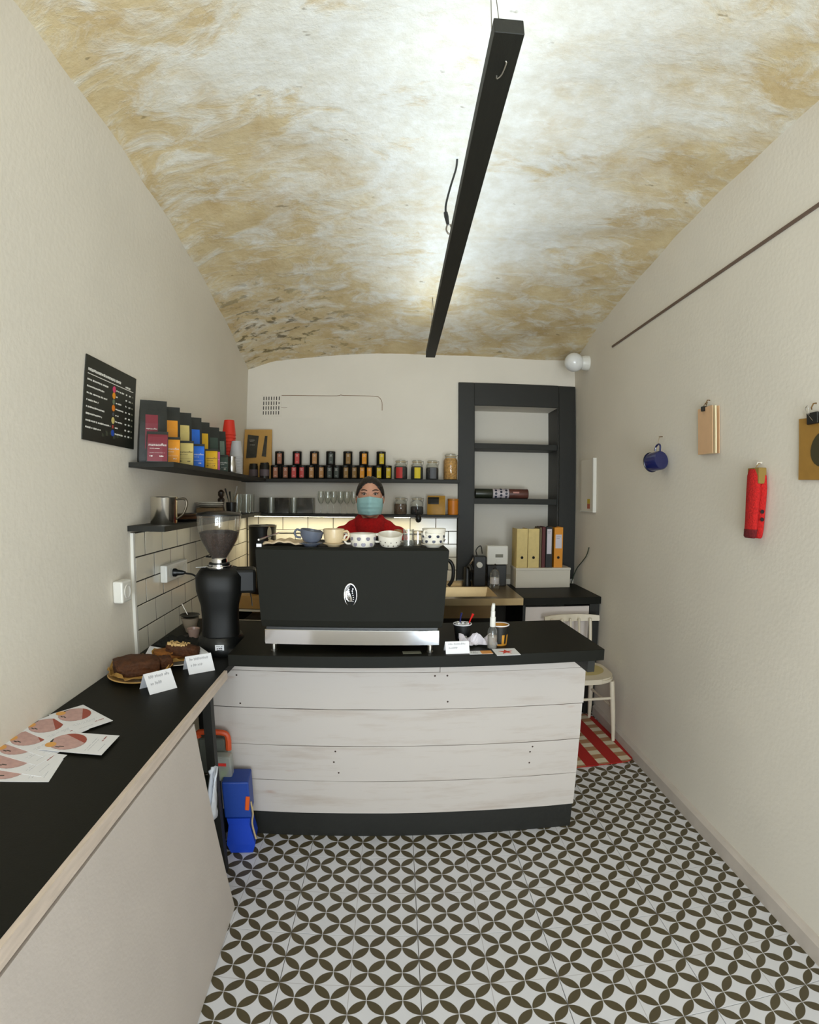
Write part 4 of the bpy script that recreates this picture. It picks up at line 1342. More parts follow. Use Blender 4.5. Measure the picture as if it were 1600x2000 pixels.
def clip_jar(label, loc, r, h, content, fill, lab=None, lid=True):
    t = thing('storage_jar', label, 'jar', loc)
    lathe('glass_body', glass, t, [(0, 0), (r * .92, 0), (r, 0.006), (r, h * .68), (r * .95, h * .74), (r * .74, h * .82), (r * .74, h * .88)], 28)
    lathe('contents', content, t, [(0, 0.004), (r * .9, 0.004), (r * .96, 0.01), (r * .96, h * fill * .9), (r * .8, h * fill), (0, h * fill)], 24)
    if lid:
        lathe('glass_lid', glass, t, [(r * .78, h * .885), (r * .84, h * .90), (r * .84, h * .94), (r * .6, h * .985), (0, h)], 26)
        tube('wire_clip', wire_m, t, [(r * .8, -r * .2, h * .87), (r * 1.0, -r * .15, h * .93), (r * 1.02, 0, h * .82), (r * .98, r * .1, h * .74)], 0.0016, 5, 3)
        tube('rubber_seal', mat('pale_rubber', (196, 172, 130), .6), t, [(r * .77 * math.cos(a), r * .77 * math.sin(a), h * .88) for a in [q * math.pi / 10 for q in range(21)]], 0.0022, 5)
    if lab:
        bm = bmesh.new()
        rr = r * 1.006
        n = 8
        v0 = [[bm.verts.new((rr * math.cos(a), rr * math.sin(a), z)) for a in [-math.pi / 2 + lab[1] - .5 + 1.0 * k / n for k in range(n + 1)]] for z in (h * .06, h * .60)]
        for k in range(n): bm.faces.new((v0[0][k], v0[0][k + 1], v0[1][k + 1], v0[1][k]))
        link('paper_label', bm, lab[0], t, smooth=True)
    return t
tea_black = mat('black_tea_leaves', (30, 26, 20), 0.9, 0, 0.4, 120, 0.6, 150)
tea_brown = mat('brown_seeds', (104, 78, 52), 0.8, 0, 0.35, 120, 0.6, 150)
pasta = mat('golden_chips', (204, 152, 70), 0.6, 0, 0.3, 70, 0.7, 80)
clip_jar('clip-top jar of black tea with red label', (0.026, 4.01, 1.677), 0.051, 0.152, tea_black, .66, (mat('red_label', (190, 48, 42), .6), -0.25))
clip_jar('clip-top jar of black tea with yellow label', (0.150, 4.01, 1.677), 0.047, 0.152, tea_black, .66, (mat('yellow_label', (226, 200, 40), .6), 0.05))
clip_jar('clip-top jar of black tea with grey label', (0.266, 4.01, 1.677), 0.049, 0.152, tea_black, .62, (mat('grey_label', (92, 94, 98), .6), 0.1))
clip_jar('tall screw-top jar filled with golden chips at the shelf end', (0.406, 4.01, 1.677), 0.055, 0.205, pasta, .80)

# lower back shelf
ZS = 1.412
def canister(label, x, w, d, h, m):
    t = thing('glass_canister', label, 'canister', (x, 4.02, ZS))
    box('dark_contents', m, t, -w / 2 + .004, w / 2 - .004, -d / 2 + .004, d / 2 - .004, 0.003, h * .98, .002)
    box('glass_case', smoke_glass, t, -w / 2, w / 2, -d / 2, d / 2, 0, h, 0.003)
    return t
dk = mat('dark_brown_glass', (34, 32, 22), 0.2, 0, 0.1, 8)
canister('narrow dark glass canister nearest the shelf corner', -1.030, 0.062, 0.08, 0.122, dk)
canister('dark glass canister between two clear tumblers', -0.882, 0.116, 0.09, 0.122, dk)
canister('broad dark glass canister beside the stemmed glasses', -0.700, 0.125, 0.09, 0.122, dk)
def tumbler(label, loc, r0, r1, h, group=None, m=None):
    return tagit(lathe('glass_tumbler', m or glass, None, [(0, 0), (r0, 0), (r1, h), (r1 - .002, h), (r0 - .002, 0.006), (0, 0.006)], 22, loc=loc), label, 'glass', group)
tumbler('clear glass tumbler standing between the dark canisters near the corner', (-0.972, 4.01, ZS), 0.024, 0.026, 0.122)
tumbler('clear glass tumbler between the two broad dark canisters', (-0.793, 4.01, ZS), 0.022, 0.025, 0.122)
g0 = None
for k, x in enumerate((-0.583, -0.533, -0.484, -0.434, -0.382, -0.332)):
    if g0 is None:
        g0 = thing('stemmed_glass', 'small stemmed glass standing next to the broad dark canister', 'glass', (x, 4.01, ZS), 0, 'stemmed glasses on the lower back shelf')
        lathe('bowl', glass, g0, [(0.004, 0.075), (0.014, 0.082), (0.024, 0.105), (0.0255, 0.13), (0.022, 0.172), (0.0208, 0.172), (0.0243, 0.13), (0.0228, 0.106), (0.013, 0.084), (0, 0.08)], 22)
        lathe('stem', glass, g0, [(0.0, 0.078), (0.0045, 0.075), (0.003, 0.04), (0.005, 0.006), (0.0, 0.006)], 12)
        lathe('foot', glass, g0, [(0, 0.006), (0.006, 0.005), (0.024, 0.0015), (0.024, 0), (0, 0)], 22)
    else:
        c = copy_tree(g0)
        c['label'] = 'small stemmed glass, %s one counted from the dark canisters' % ['first', 'second', 'third', 'fourth', 'fifth', 'sixth'][k]
        c.location.x = x
        c.location.y = 4.01 + (0.02 if k % 2 else -0.01)
clip_jar('clip-top jar of brown seeds beside the barista', (0.026, 4.01, ZS), 0.050, 0.134, tea_brown, .60)
clip_jar('clip-top jar half full of black tea on the lower shelf', (0.152, 4.01, ZS), 0.050, 0.134, tea_black, .46)
bl_ = thing('balloon_whisk', 'black rubber bulb tool hanging at the shelf edge', 'utensil', (0.160, 3.922, 1.383))
lathe('bulb', black_plastic, bl_, [(0, -0.03), (0.016, -0.024), (0.024, -0.005), (0.022, 0.014), (0.012, 0.03), (0.005, 0.036)], 18)
tube('loop', black_plastic, bl_, [(0, 0, 0.034), (0, 0.006, 0.045), (0, 0.016, 0.036)], 0.003, 6)
# yellow-and-black bag, orange jar
def pouch(name, label, cat, loc, rz, w, d, h, m, lab=None, group=None, text=None, tcol=None, fold=0.0, hang=False):
    """gusseted stand-up bag; local -y is its front. lab=(material, x0, x1, z0, z1) in fractions"""
    t = thing(name, label, cat, loc, rz, group)
    bm = bmesh.new()
    prof = [(0.0, 1.0, 1.0), (0.06, 1.04, 1.02), (0.35, 1.0, 1.02), (0.62, 0.86, 1.0), (0.82, 0.5, 1.0), (0.93, 0.12, 1.0), (1.0, 0.06, 1.0)]
    n = 6
    rings = []
    for z, dd, ww in prof:
        r = []
        for k in range(n + 1):
            u = -1 + 2 * k / n
            r.append(bm.verts.new((u * w / 2 * ww, -d / 2 * dd * (1 - 0.25 * u ** 4), z * h)))
        for k in range(n + 1):
            u = 1 - 2 * k / n
            r.append(bm.verts.new((u * w / 2 * ww, d / 2 * dd * (1 - 0.25 * u ** 4), z * h)))
        rings.append(r)
    q = len(rings[0])
    for a, b in zip(rings, rings[1:]):
        for k in range(q): bm.faces.new((a[k], a[(k + 1) % q], b[(k + 1) % q], b[k]))
    bm.faces.new(rings[0][::-1]); bm.faces.new(rings[-1])
    o = link('pouch', bm, m, t, smooth=True)
    sharp(o, 60)
    def front(u, z):
        dd = prof[0][1]
        for (z0, d0, _), (z1, d1, _) in zip(prof, prof[1:]):
            if z0 <= z <= z1: dd = d0 + (d1 - d0) * (z - z0) / (z1 - z0)
        return -d / 2 * dd * (1 - 0.25 * u ** 4)
    if lab:
        lm_, x0, x1, z0, z1 = lab
        bm = bmesh.new()
        zs = sorted({z0, z1, .35, .62, .82, .06} & {z for z in (z0, z1, .35, .62, .82, .06) if z0 <= z <= z1})
        us = [x0 + (x1 - x0) * k / 4 for k in range(5)]
        gv = [[bm.verts.new((u * w / 2, front(u, z) - .0009, z * h)) for u in us] for z in zs]
        for a, b in zip(gv, gv[1:]):
            for k in range(4): bm.faces.new((a[k], a[k + 1], b[k + 1], b[k]))
        lo_ = link('label_panel', bm, lm_, t)
        lw = (x1 - x0) * w / 2
        if text:
            zt = (z0 + (z1 - z0) * .56)
            fs = lw * 0.185
            sl_ = math.atan2(front(0, min(1, zt + .1)) - front(0, zt), .1 * h)
            lettering(lo_, text, fs, tcol or whiteink, ((x0 + x1) / 2 * w / 2, front(0, zt) - .0022, zt * h), (math.pi / 2 + 0, 0, 0), align='CENTER')
            strokes(lo_, tcol or whiteink, [(-lw * .38, 0, lw * .5, .0022), (-lw * .38, -h * .16 * (z1 - z0), lw * .76, .0012), (-lw * .38, -h * .30 * (z1 - z0), lw * .14, .006), (lw * .10, -h * .30 * (z1 - z0), lw * .2, .005)], 'fine_print',
                    ((x0 + x1) / 2 * w / 2, front(0, .3) - .0022, (z0 + (z1 - z0) * .46) * h), (math.pi / 2, 0, 0), dash=.003, seed=len(label))
    return t
bag_black = mat('matt_black_foil', (30, 32, 27), 0.55, 0, 0.06, 30, 0.15, 25)
yb = pouch('snack_bag', 'yellow bag with black folded top on the lower shelf', 'bag', (0.300, 4.01, ZS), -0.1, 0.135, 0.08, 0.145, mat('mustard_foil', (176, 130, 40), 0.5, 0, 0.15, 20), (mat('black_flap', (36, 34, 28), .6), -.95, .3, .55, .92))
oj = thing('snack_tub', 'round orange tub next to the niche frame', 'tub', (0.428, 4.01, ZS))
lathe('tub', mat('orange_plastic', (206, 122, 28), 0.45, 0, 0.1, 20), oj, [(0, 0), (0.038, 0), (0.040, 0.01), (0.040, 0.115), (0, 0.115)], 22)
lathe('lid', mat('amber_lid', (178, 116, 40), 0.4), oj, [(0.041, 0.108), (0.042, 0.11), (0.042, 0.122), (0, 0.124)], 22)

# --- upper left shelf: coffee bags
ZU = 1.677
cols = {'maroon': (116, 34, 46), 'orange': (224, 146, 28), 'cream': (206, 186, 112), 'blue': (24, 100, 204), 'yellow': (216, 168, 16), 'pink': (206, 92, 158), 'dark green': (52, 70, 60), 'grey-green': (100, 118, 104)}
lm = {k: mat('bag_label_' + k.replace(' ', '_').replace('-', '_'), v, 0.55, 0, 0.05, 30) for k, v in cols.items()}
dkink = mat('dark_print', (60, 44, 30), 0.7)
front_row = [('maroon', -0.960, 2.000, 0.47, .086, .122, whiteink, ''), ('orange', -0.955, 2.130, 0.45, .072, .114, whiteink, ''), ('cream', -0.962, 2.300, 0.45, .072, .116, dkink, ''), ('blue', -0.958, 2.430, 0.42, .072, .114, whiteink, ''),
             ('yellow', -0.955, 2.620, 0.40, .066, .106, dkink, ''), ('pink', -1.000, 2.790, 0.40, .066, .118, whiteink, ''), ('dark green', -0.998, 2.930, 0.38, .062, .100, whiteink, '')]
for nm, x, y, rz_, w_, h_, tc_, _ in front_row:
    pouch('coffee_bag', f'small black coffee bag with {nm} front panel in the front row', 'coffee bag', (x, y, ZU), rz_, w_, .042, h_, bag_black, (lm[nm], -.90, .94, .02, .90), 'small coffee bags in front', 'mamacoffee', tc_)
back_row = [('maroon', 2.075, .112, .262), ('orange', 2.235, .112, .262), ('cream', 2.395, .112, .262), ('blue', 2.555, .112, .262), ('yellow', 2.70, .110, .258), ('dark green', 2.885, .112, .255), ('grey-green', 3.03, .108, .250)]
for k, (nm, y, w_, h_) in enumerate(back_row):
    pouch('coffee_bag', f'tall black coffee bag with {nm} label in the back row', 'coffee bag', (xl(y, .070), y, ZU), 0.62, w_, .070, h_, bag_black, (lm[nm], -.62 if k == 0 else -.2, .30 if k == 0 else .78, .22, .76), 'tall coffee bags behind', 'mamacoffee' if k == 0 else None, whiteink)

def cup_stack(name, label, loc, m, r0, r1, h, n, step, cat='cups'):
    """paper cups nested upside down; each cup its own rim"""
    t = thing(name, label, cat, loc)
    for k in range(n):
        z = k * step
        lathe('cup', m, t, [(r1, z), (r1 + .0012, z + .001), (r1 - .0005, z + .004), (r0, z + h), (r0 - .003, z + h), (0, z + h - .006)], 24)
    return t
red_cup = mat('red_paper_cup', (212, 44, 22), 0.45)
clear_cup = mat('frosted_plastic_cup', (206, 204, 204), 0.35, 0, 0, trans=0.25)
ORD = ['topmost', 'second from the top', 'third from the top', 'fourth from the top', 'fifth from the top', 'sixth from the top', 'seventh from the top', 'eighth from the top', 'ninth from the top', 'tenth from the top', 'eleventh from the top', 'twelfth from the top', 'lowest']
for k in range(13):
    o = lathe('paper_cup', red_cup, None, [(0.044, 0), (0.0452, 0.001), (0.0435, 0.004), (0.032, 0.095), (0.029, 0.095), (0, 0.090)], 24, loc=(xl(3.22, .095), 3.22, ZU + k * 0.0205))
    tagit(o, f'red paper cup, {ORD[12 - k]} of the upside-down red stack', 'cup', 'stack of red paper cups')
for k in range(12):
    o = lathe('plastic_cup', clear_cup, None, [(0.042, 0), (0.0432, 0.001), (0.0415, 0.004), (0.029, 0.100), (0.026, 0.100), (0, 0.095)], 24, loc=(xl(3.18, .155), 3.18, ZU + k * 0.0095))
    tagit(o, f'frosted plastic cup, {ORD[11 - k]} of the pale upside-down stack', 'cup', 'stack of frosted plastic cups')
jg = thing('milk_jug', 'small steel milk jug in front of the frosted cups', 'jug', (xl(2.99, .178), 2.99, ZU))
lathe('jug', steel, jg, [(0, 0), (0.024, 0), (0.026, 0.004), (0.024, 0.05), (0.019, 0.075), (0.022, 0.095), (0.020, 0.095), (0.017, 0.075), (0, 0.006)], 22)
tube('handle', steel, jg, [(-0.018, 0.0, 0.085), (-0.038, 0.0, 0.082), (-0.040, 0.0, 0.05), (-0.024, 0.0, 0.02)], 0.003, 6, 3)
kb_ = pouch('kraft_bag', 'large kraft paper bag with two dark windows in the shelf corner', 'bag', (-1.085, 4.025, ZU), 0.10, .215, .05, .385, kraft)
win_m = mat('dark_bag_window', (48, 46, 38), 0.25, 0, 0.3, 25)
bm = bmesh.new()
prism_bm(bm, [(-.088, .16), (-.008, .165), (.006, .335), (-.080, .345)], 0, .001)
w1 = link('window_patch', bm, win_m, kb_, (0, -.046, 0), (math.pi / 2 - .105, 0, 0))
strokes(w1, whiteink, [(-.065, .30, .04, .003), (-.062, .29, .03, .002), (-.060, .262, .036, .003)], 'fine_print', (0, 0, .001), dash=.004, seed=2)
bm = bmesh.new()
prism_bm(bm, [(.034, .175), (.068, .170), (.074, .335), (.054, .335)], 0, .001)
link('window_patch', bm, win_m, kb_, (0, -.046, 0), (math.pi / 2 - .105, 0, 0))
for x_, y_, r_, h_, lab, m_, sn in ((-1.135, 3.945, .034, .115, 'dark jar standing before the kraft bag, at the corner', tin_black, 1), (-1.045, 3.935, .037, .12, 'dark jar with printed band before the kraft bag', tin_black, 2)):
    t = thing('dark_jar', lab, 'jar', (x_ + .03, y_ + .03, ZU))
    lathe('body', m_, t, [(0, 0), (r_, 0), (r_, h_ * .85), (r_ * .9, h_ * .9), (r_ * .9, h_), (0, h_)], 22)
    lathe('printed_band', mat('mauve_grey_label', (96, 84, 88), .6), t, [(r_ + .0005, .02), (r_ + .0005, .07)], 22)
t = thing('syrup_bottle', 'small bottle with orange label at the end of the jars', 'bottle', (-1.0, 3.985, ZU))
lathe('body', MATS['dark_brown_glass'], t, [(0, 0), (0.018, 0), (0.018, 0.085), (0.008, 0.10), (0.008, 0.125), (0, 0.125)], 18)
lathe('paper_label', mat('orange_red_label', (214, 92, 40), .6), t, [(0.0184, 0.012), (0.0184, 0.065)], 18)

# --- lower left shelf
ZV = 1.422
mg = thing('steel_mug', 'large straight steel mug with handle at the shelf end', 'mug', (xl(2.14, .100), 2.14, ZV), 0.0)
lathe('mug', mat('satin_steel', (206, 200, 188), 0.2, 1.0, 0.03, 12), mg, [(0, 0), (0.056, 0), (0.0575, 0.002), (0.0575, 0.112), (0.059, 0.115), (0.0575, 0.117), (0.0555, 0.115), (0.0555, 0.004), (0, 0.004)], 36)
tube('handle', mat('dark_steel', (96, 88, 76), 0.35, 0.9), mg, [(0.056, 0.0, 0.105), (0.086, 0.02, 0.108), (0.094, 0.026, 0.085), (0.082, 0.018, 0.045), (0.057, 0.0, 0.022)], [0.004, 0.006, 0.006, 0.005, 0.004], 8, 4)
for k, (z, lab, m_, rx) in enumerate(((0.0, 'dark oval tray, lowest of the stacked trays', black_plastic, .11), (0.012, 'copper coloured tray between the stacked trays', mat('copper_tray', (150, 106, 74), .3, .7), .105), (0.026, 'steel tray on top of the stacked trays', steel, .10))):
    o = lathe('serving_tray', m_, None, [(0, 0), (rx * .9, 0), (rx, 0.010), (rx - .003, 0.010), (rx * .88, 0.003), (0, 0.003)], 30, loc=(xl(2.45, .095), 2.45, ZV + z), sx=.62, sy=1.1)
    tagit(o, lab, 'tray')
for k in range(3):
    o = lathe('side_plate', white_cer if k else mat('grey_plate', (150, 144, 130), .3), None, [(0, 0), (0.05, 0), (0.078, 0.010), (0.076, 0.012), (0.05, 0.004), (0, 0.004)], 30, loc=(xl(2.86, .086), 2.86, ZV + 0.055 + k * 0.010))
    tagit(o, ['grey side plate at the bottom of the plate stack', 'white side plate in the middle of the plate stack', 'white side plate on top of the plate stack'][k], 'plate')
o = box('plate_riser', mat('brown_riser', (112, 88, 56), .6), None, xl(2.86, .03), xl(2.86, .14), 2.79, 2.93, ZV, ZV + .055, .003)
tagit(o, 'low brown riser under the plate stack', 'riser')
t = thing('pepper_mill', 'dark wooden pepper mill behind the plates', 'mill', (xl(3.13, .075), 3.13, ZV))
lathe('body', mat('dark_walnut', (44, 32, 22), .4), t, [(0, 0), (0.024, 0), (0.026, 0.02), (0.017, 0.06), (0.022, 0.10), (0.014, 0.112), (0, 0.112)], 18)
lathe('knob', mat('dark_walnut', (44, 32, 22), .4), t, [(0.01, 0.112), (0.020, 0.125), (0.020, 0.145), (0.008, 0.158), (0, 0.16)], 18)
t = thing('utensil_pot', 'dark pot of spoons and tongs on the left shelf', 'utensil pot', (xl(3.36, .08), 3.36, ZV))
lathe('pot', black_plastic, t, [(0, 0), (0.032, 0), (0.036, 0.08), (0.033, 0.08), (0.029, 0.006), (0, 0.006)], 20)
for k, (dx, dy, h_) in enumerate(((-.02, .0, .17), (.015, .01, .185), (.0, -.02, .15), (.02, -.01, .14))):
    tube('utensil', steel if k % 2 else black_plastic, t, [(dx * .3, dy * .3, .01), (dx, dy, .09), (dx * 2.2, dy * 2, h_)], [.002, .0022, .006], 6, 2)
for k, (y_, o_) in enumerate(((3.55, .07), (3.62, .12), (3.70, .06), (3.77, .115), (3.86, .08))):
    tumbler('clear highball glass, %s one along the left shelf towards the corner' % ['first', 'second', 'third', 'fourth', 'fifth'][k], (xl(y_, o_), y_, ZV), 0.027, 0.031, 0.135, 'highball glasses at the shelf corner')

# --- niche contents
for k, (x0_, x1_, m_, lab) in enumerate(((0.622, 0.758, mat('green_black_tin', (40, 44, 32), .35), 'dark green tin lying on its side in the niche'), (0.762, 0.892, mat('white_spotted_tin', (196, 186, 190), .5), 'white tin with navy spots lying in the niche'), (0.896, 1.050, mat('brown_print_tin', (96, 56, 46), .45, 0, .3, 18), 'brown printed tin lying on its side in the niche'))):
    t = thing('lying_tin', lab, 'tin', ((x0_ + x1_) / 2, 4.17, 1.540 + .039))
    l_ = (x1_ - x0_) / 2
    lathe('can', m_, t, [(0, -l_), (0.0385, -l_), (0.039, -l_ + .002), (0.039, l_ - .002), (0.0385, l_), (0, l_)], 26, rot=(0, math.pi / 2, 0))
    lathe('end_cap', steel, t, [(0, l_ + .0005), (0.034, l_ + .0005), (0.036, l_ + .002), (0.038, l_ - .001)], 26, rot=(0, math.pi / 2, 0))
    if k == 1:
        for a in range(9):
            for b in range(3):
                an = a * 2 * math.pi / 9 + b * .35
                lathe('spot', navy_dot, t, [(0, 0.0008), (0.010, 0.0005), (0.0105, 0)], 9, loc=(-.042 + b * .042, -.0392 * math.cos(an), .0392 * math.sin(an)), rot=(math.pi / 2 - an, 0, 0), smooth=False)
    if k == 2:
        strokes(t, mat('pink_print', (196, 140, 130), .6), [(-.05, .0, .05, .012)], 'printed_mark', (0, -.0395, 0.004), (math.pi / 2, 0, 0))
wb = thing('storage_box', 'long white storage box on the back counter', 'box', (1.112, 3.895, ZK))
box('body', mat('white_card_box', (212, 204, 188), 0.7), wb, -0.208, 0.222, 0.0, 0.19, 0, 0.135, 0.002)
box('lid', mat('white_card_lid', (216, 209, 194), 0.7), wb, -0.211, 0.225, -0.003, 0.193, 0.135, 0.152, 0.002)
zb_ = ZK + .152
wood_file = mat('pale_birch_file', (214, 190, 124), 0.6, 0, 0.06, 30, 0.0)
def binder(name, label, x0, x1, m_, h=0.305, label_m=None, hole=True, y0=3.915, dep=0.165):
    t = thing(name, label, 'binder', ((x0 + x1) / 2, y0, zb_))
    w = (x1 - x0) / 2 - .0015
    box('spine', m_, t, -w, w, 0, .004, 0, h, .0015)
    box('cover', m_, t, -w, -w + .003, .004, dep, 0, h)
    box('cover', m_, t, w - .003, w, .004, dep, 0, h)
    box('pages', paper, t, -w + .004, w - .004, .01, dep - .006, .004, h - .012)
    if hole:
        tube('finger_ring', black_plastic, t, [(.009 * math.cos(a), -.0008, .078 + .009 * math.sin(a)) for a in [q * math.pi / 8 for q in range(17)]], .0022, 6)
        lathe('finger_hole', dark_hole, t, [(0, .0006), (.0085, .0006), (.0085, 0)], 16, loc=(0, -.0002, .078), rot=(math.pi / 2, 0, 0))
    if label_m:
        box('spine_label', label_m[0], t, -w * .72, w * .72, -.0012, 0, h * label_m[1], h * label_m[2])
        strokes(t, ink, [(-w * .5, h * (label_m[2] - .06), w, .003), (-w * .5, h * (label_m[2] - .1), w * .7, .003)], 'lettering', (0, -.0012, 0), (math.pi / 2, 0, 0), dash=.004, seed=int(x0 * 100))
    return t
binder('magazine_file', 'pale wooden file box with round hole, left of the pair', 0.908, 0.996, wood_file, .298)
binder('magazine_file', 'pale wooden file box with round hole, beside the dark red folder', 0.997, 1.088, wood_file, .298)
binder('ring_binder', 'thin grey-brown folder beside the wooden file boxes', 1.090, 1.106, mat('taupe_folder', (110, 96, 72), .7), .308, hole=False)
binder('ring_binder', 'thin dark red folder between the files and black binder', 1.107, 1.136, mat('dark_red_folder', (86, 30, 30), .6), .312, hole=False)
binder('ring_binder', 'black ring binder with long white spine label', 1.138, 1.192, mat('black_binder', (32, 32, 32), .55), .312, (mat('spine_white', (206, 198, 204), .7), .34, .95), hole=False)
binder('ring_binder', 'orange ring binder with white spine label', 1.204, 1.276, mat('orange_binder', (220, 142, 26), .5), .310, (MATS['spine_white'], .48, .82))
# white weighing device, black gadgets, soap, loose cable
dv = thing('card_reader', 'small white electronic device with grey display beside the sink', 'device', (0.775, 4.03, ZK))
bm = bmesh.new()
box('stand', black_plastic, dv, -0.075, 0.075, -0.04, 0.035, 0, 0.165, .004)
o = box('housing', white_plastic, dv, -0.082, 0.082, -0.055, 0.03, 0.168, 0.315, .008, 2)
box('display', mat('grey_lcd', (120, 118, 104), .2), dv, -0.018, 0.042, -0.057, -0.055, 0.225, 0.250)
box('button', white_plastic, dv, -0.012, 0.020, -0.060, -0.055, 0.190, 0.210, .001)
bm.free()
gd = thing('coffee_scale', 'black gadget with a white knob standing by the tap', 'device', (0.642, 4.02, ZK))
box('body', black_plastic, gd, -0.055, 0.045, -0.05, 0.04, 0, 0.235, .008, 2)
lathe('knob', white_plastic, gd, [(0, 0), (0.022, 0), (0.022, 0.028), (0, 0.03)], 16, loc=(-0.01, -0.05, 0.17), rot=(math.pi / 2, 0, 0))
tube('lead', black_plastic, gd, [(-0.02, 0, 0.23), (-0.03, -0.01, 0.28), (0.005, -0.01, 0.31), (0.02, 0, 0.25)], .004, 6, 4)
sp_ = thing('soap_bottle', 'clear pump bottle half full of white soap at the sink', 'bottle', (0.735, 3.87, ZK))
lathe('bottle', glass, sp_, [(0, 0), (0.036, 0), (0.038, 0.004), (0.038, 0.12), (0.02, 0.145), (0.012, 0.15)], 24)
lathe('soap', mat('white_soap', (226, 220, 222), .4), sp_, [(0, .04), (0.0345, .04), (0.0345, 0.085), (0, 0.085)], 22)
lathe('pump', black_plastic, sp_, [(0.013, 0.148), (0.013, 0.16), (0.005, 0.162), (0.005, 0.185), (0, 0.185)], 14)
tube('pump_spout', black_plastic, sp_, [(0, 0, 0.185), (0, -0.02, 0.188), (0, -0.035, 0.18)], .005, 7, 2)
kt = thing('electric_kettle', 'steel kettle with black handle behind the espresso machine', 'kettle', (0.262, 3.62, ZK))
lathe('body', chrome, kt, [(0, 0), (0.075, 0), (0.078, 0.01), (0.074, 0.12), (0.060, 0.20), (0.055, 0.22), (0, 0.23)], 26)
tube('handle', black_plastic, kt, [(0.055, -0.01, 0.235), (0.10, -0.02, 0.245), (0.128, -0.026, 0.20), (0.126, -0.026, 0.12), (0.10, -0.02, 0.07)], 0.013, 10, 4)
lathe('lid', black_plastic, kt, [(0.056, 0.22), (0.05, 0.235), (0.012, 0.245), (0.010, 0.26), (0, 0.262)], 20)
o = tube('loose_cable', mat('dark_green_cable', (46, 60, 44), .5), None, [(1.40, 4.06, 0.864), (1.405, 4.02, 0.93), (1.418, 3.98, 1.0), (1.42, 3.88, 1.06), (1.422, 3.79, 1.12), (1.424, 3.745, 1.185)], .004, 7, 5)
tagit(o, 'loose dark green cable rising from the back counter corner', 'cable')
pl_ = thing('saucer_stack', 'pale dish with folded napkin on the lower prep shelf', 'dish', (-0.985, 3.575, ZK - .246))
lathe('dish', MATS['pale_plate'], pl_, [(0, 0), (0.05, 0), (0.085, 0.02), (0.083, 0.022), (0.05, 0.005), (0, 0.005)], 26)
box('napkin', paper, pl_, -0.045, 0.03, -0.05, 0.02, 0.022, 0.05, .004)

# ================================================================== ON THE WALLS
# --- menu board on the left wall
mn = thing('menu_board', 'black menu poster with white print and coloured dots on the left wall', 'poster', (xl(1.825, .002), 1.825, 1.878), ang_left)
# local +x runs away from the viewer along the wall, -y faces the room
box('sheet', mat('black_poster', (30, 32, 24), 0.5), mn, -0.206, 0.206, -0.004, 0.0, -0.146, 0.146)
mr = (math.pi / 2, 0, 0)
def mline(x, z, l, h=.006, seed=1, dash=.007): return strokes(mn, whiteink, [(x, 0, l, h)], 'lettering', (0, -.004, z), mr, .0006, dash, seed)
mline(-0.188, 0.093, 0.255, .011, 1, .008)
mline(0.110, 0.087, 0.048, .009, 2, .007)
strokes(mn, whiteink, [(-0.190, 0, 0.372, .0028)], 'rule', (0, -.004, 0.082), mr, .0006)
lens = [.155, .125, .150, .085, .132, .115, .182, .112]
dotc = [(214, 60, 110), (236, 150, 14), (104, 118, 92), (232, 128, 14), (82, 84, 92), (214, 196, 120), (168, 62, 54), (14, 72, 178)]
rl = [.068, .014, .052, .066, .026, .064, .022, .068]
for k in range(8):
    z = 0.060 - k * 0.0235
    mline(-0.190, z, lens[k], .0065, 10 + k)
    r_ = 0.0125 if k in (0, 1, 3, 5, 7) else (0.010 if k == 2 else 0.007)
    lathe('colour_dot', mat('menu_dot_%d' % k, dotc[k], .6), mn, [(0, .0008), (r_, .0006), (r_, 0)], 18, loc=(0.014, -.004, z + .004), rot=mr, smooth=False)
    mline(0.032, z - .001, rl[k], .006, 20 + k)
    for c, (x_, w_) in enumerate(((0.116, .012), (0.146, .014), (0.172, .012))):
        strokes(mn, whiteink if c < 2 else mat('dim_print', (120, 118, 100), .7), [(x_, 0, w_, .007)], 'price', (0, -.004, z - .001), mr, .0006, .005, 30 + k * 3 + c)
strokes(mn, mat('faint_doodle', (58, 62, 46), .7), [(-0.02 + .03 * k, .006 * (k % 3), .018, .012 + .006 * (k % 2)) for k in range(6)], 'doodle', (-.05, -.004, -0.122), mr, .0005)

# --- right wall: items hung on hooks (local -y faces the room when turned -90 degrees)
def on_right(name, label, cat, y, z, off=0.0):
    return thing(name, label, cat, (XR - off, y, z), -math.pi / 2)
hook_m = mat('brass_hook', (128, 96, 54), .4, .7)
# turned -90: local x -> world -y (towards the viewer), local -y -> world -x (into the room)
mgr = on_right('enamel_mug', 'dark blue enamel mug hanging from a nail on the right wall', 'mug', 2.60, 1.770)
mug_m = mat('navy_enamel', (26, 32, 82), 0.12, 0, 0.05, 10, coat=.5)
lathe('mug', mug_m, mgr, [(0, 0), (0.046, 0), (0.050, 0.006), (0.050, 0.080), (0.0525, 0.083), (0.051, 0.085), (0.048, 0.082), (0.048, 0.008), (0, 0.006)], 30, loc=(0.030, -0.052, -0.016), rot=(0, -math.pi / 2 - 0.1, 0.25))
lathe('rim', mat('black_enamel_rim', (16, 18, 26), .2), mgr, [(0.0520, 0.080), (0.0545, 0.082), (0.0535, 0.087), (0.0475, 0.087), (0.0475, 0.080)], 30, loc=(0.030, -0.052, -0.016), rot=(0, -math.pi / 2 - 0.1, 0.25))
tube('handle', mug_m, mgr, [(0.018, -0.055, 0.032), (0.014, -0.052, 0.062), (-0.006, -0.052, 0.070), (-0.026, -0.056, 0.058), (-0.030, -0.060, 0.034)], .005, 8, 4)
tube('nail', hook_m, mgr, [(-0.055, 0.0, 0.118), (-0.055, -0.022, 0.116)], .0022, 6)
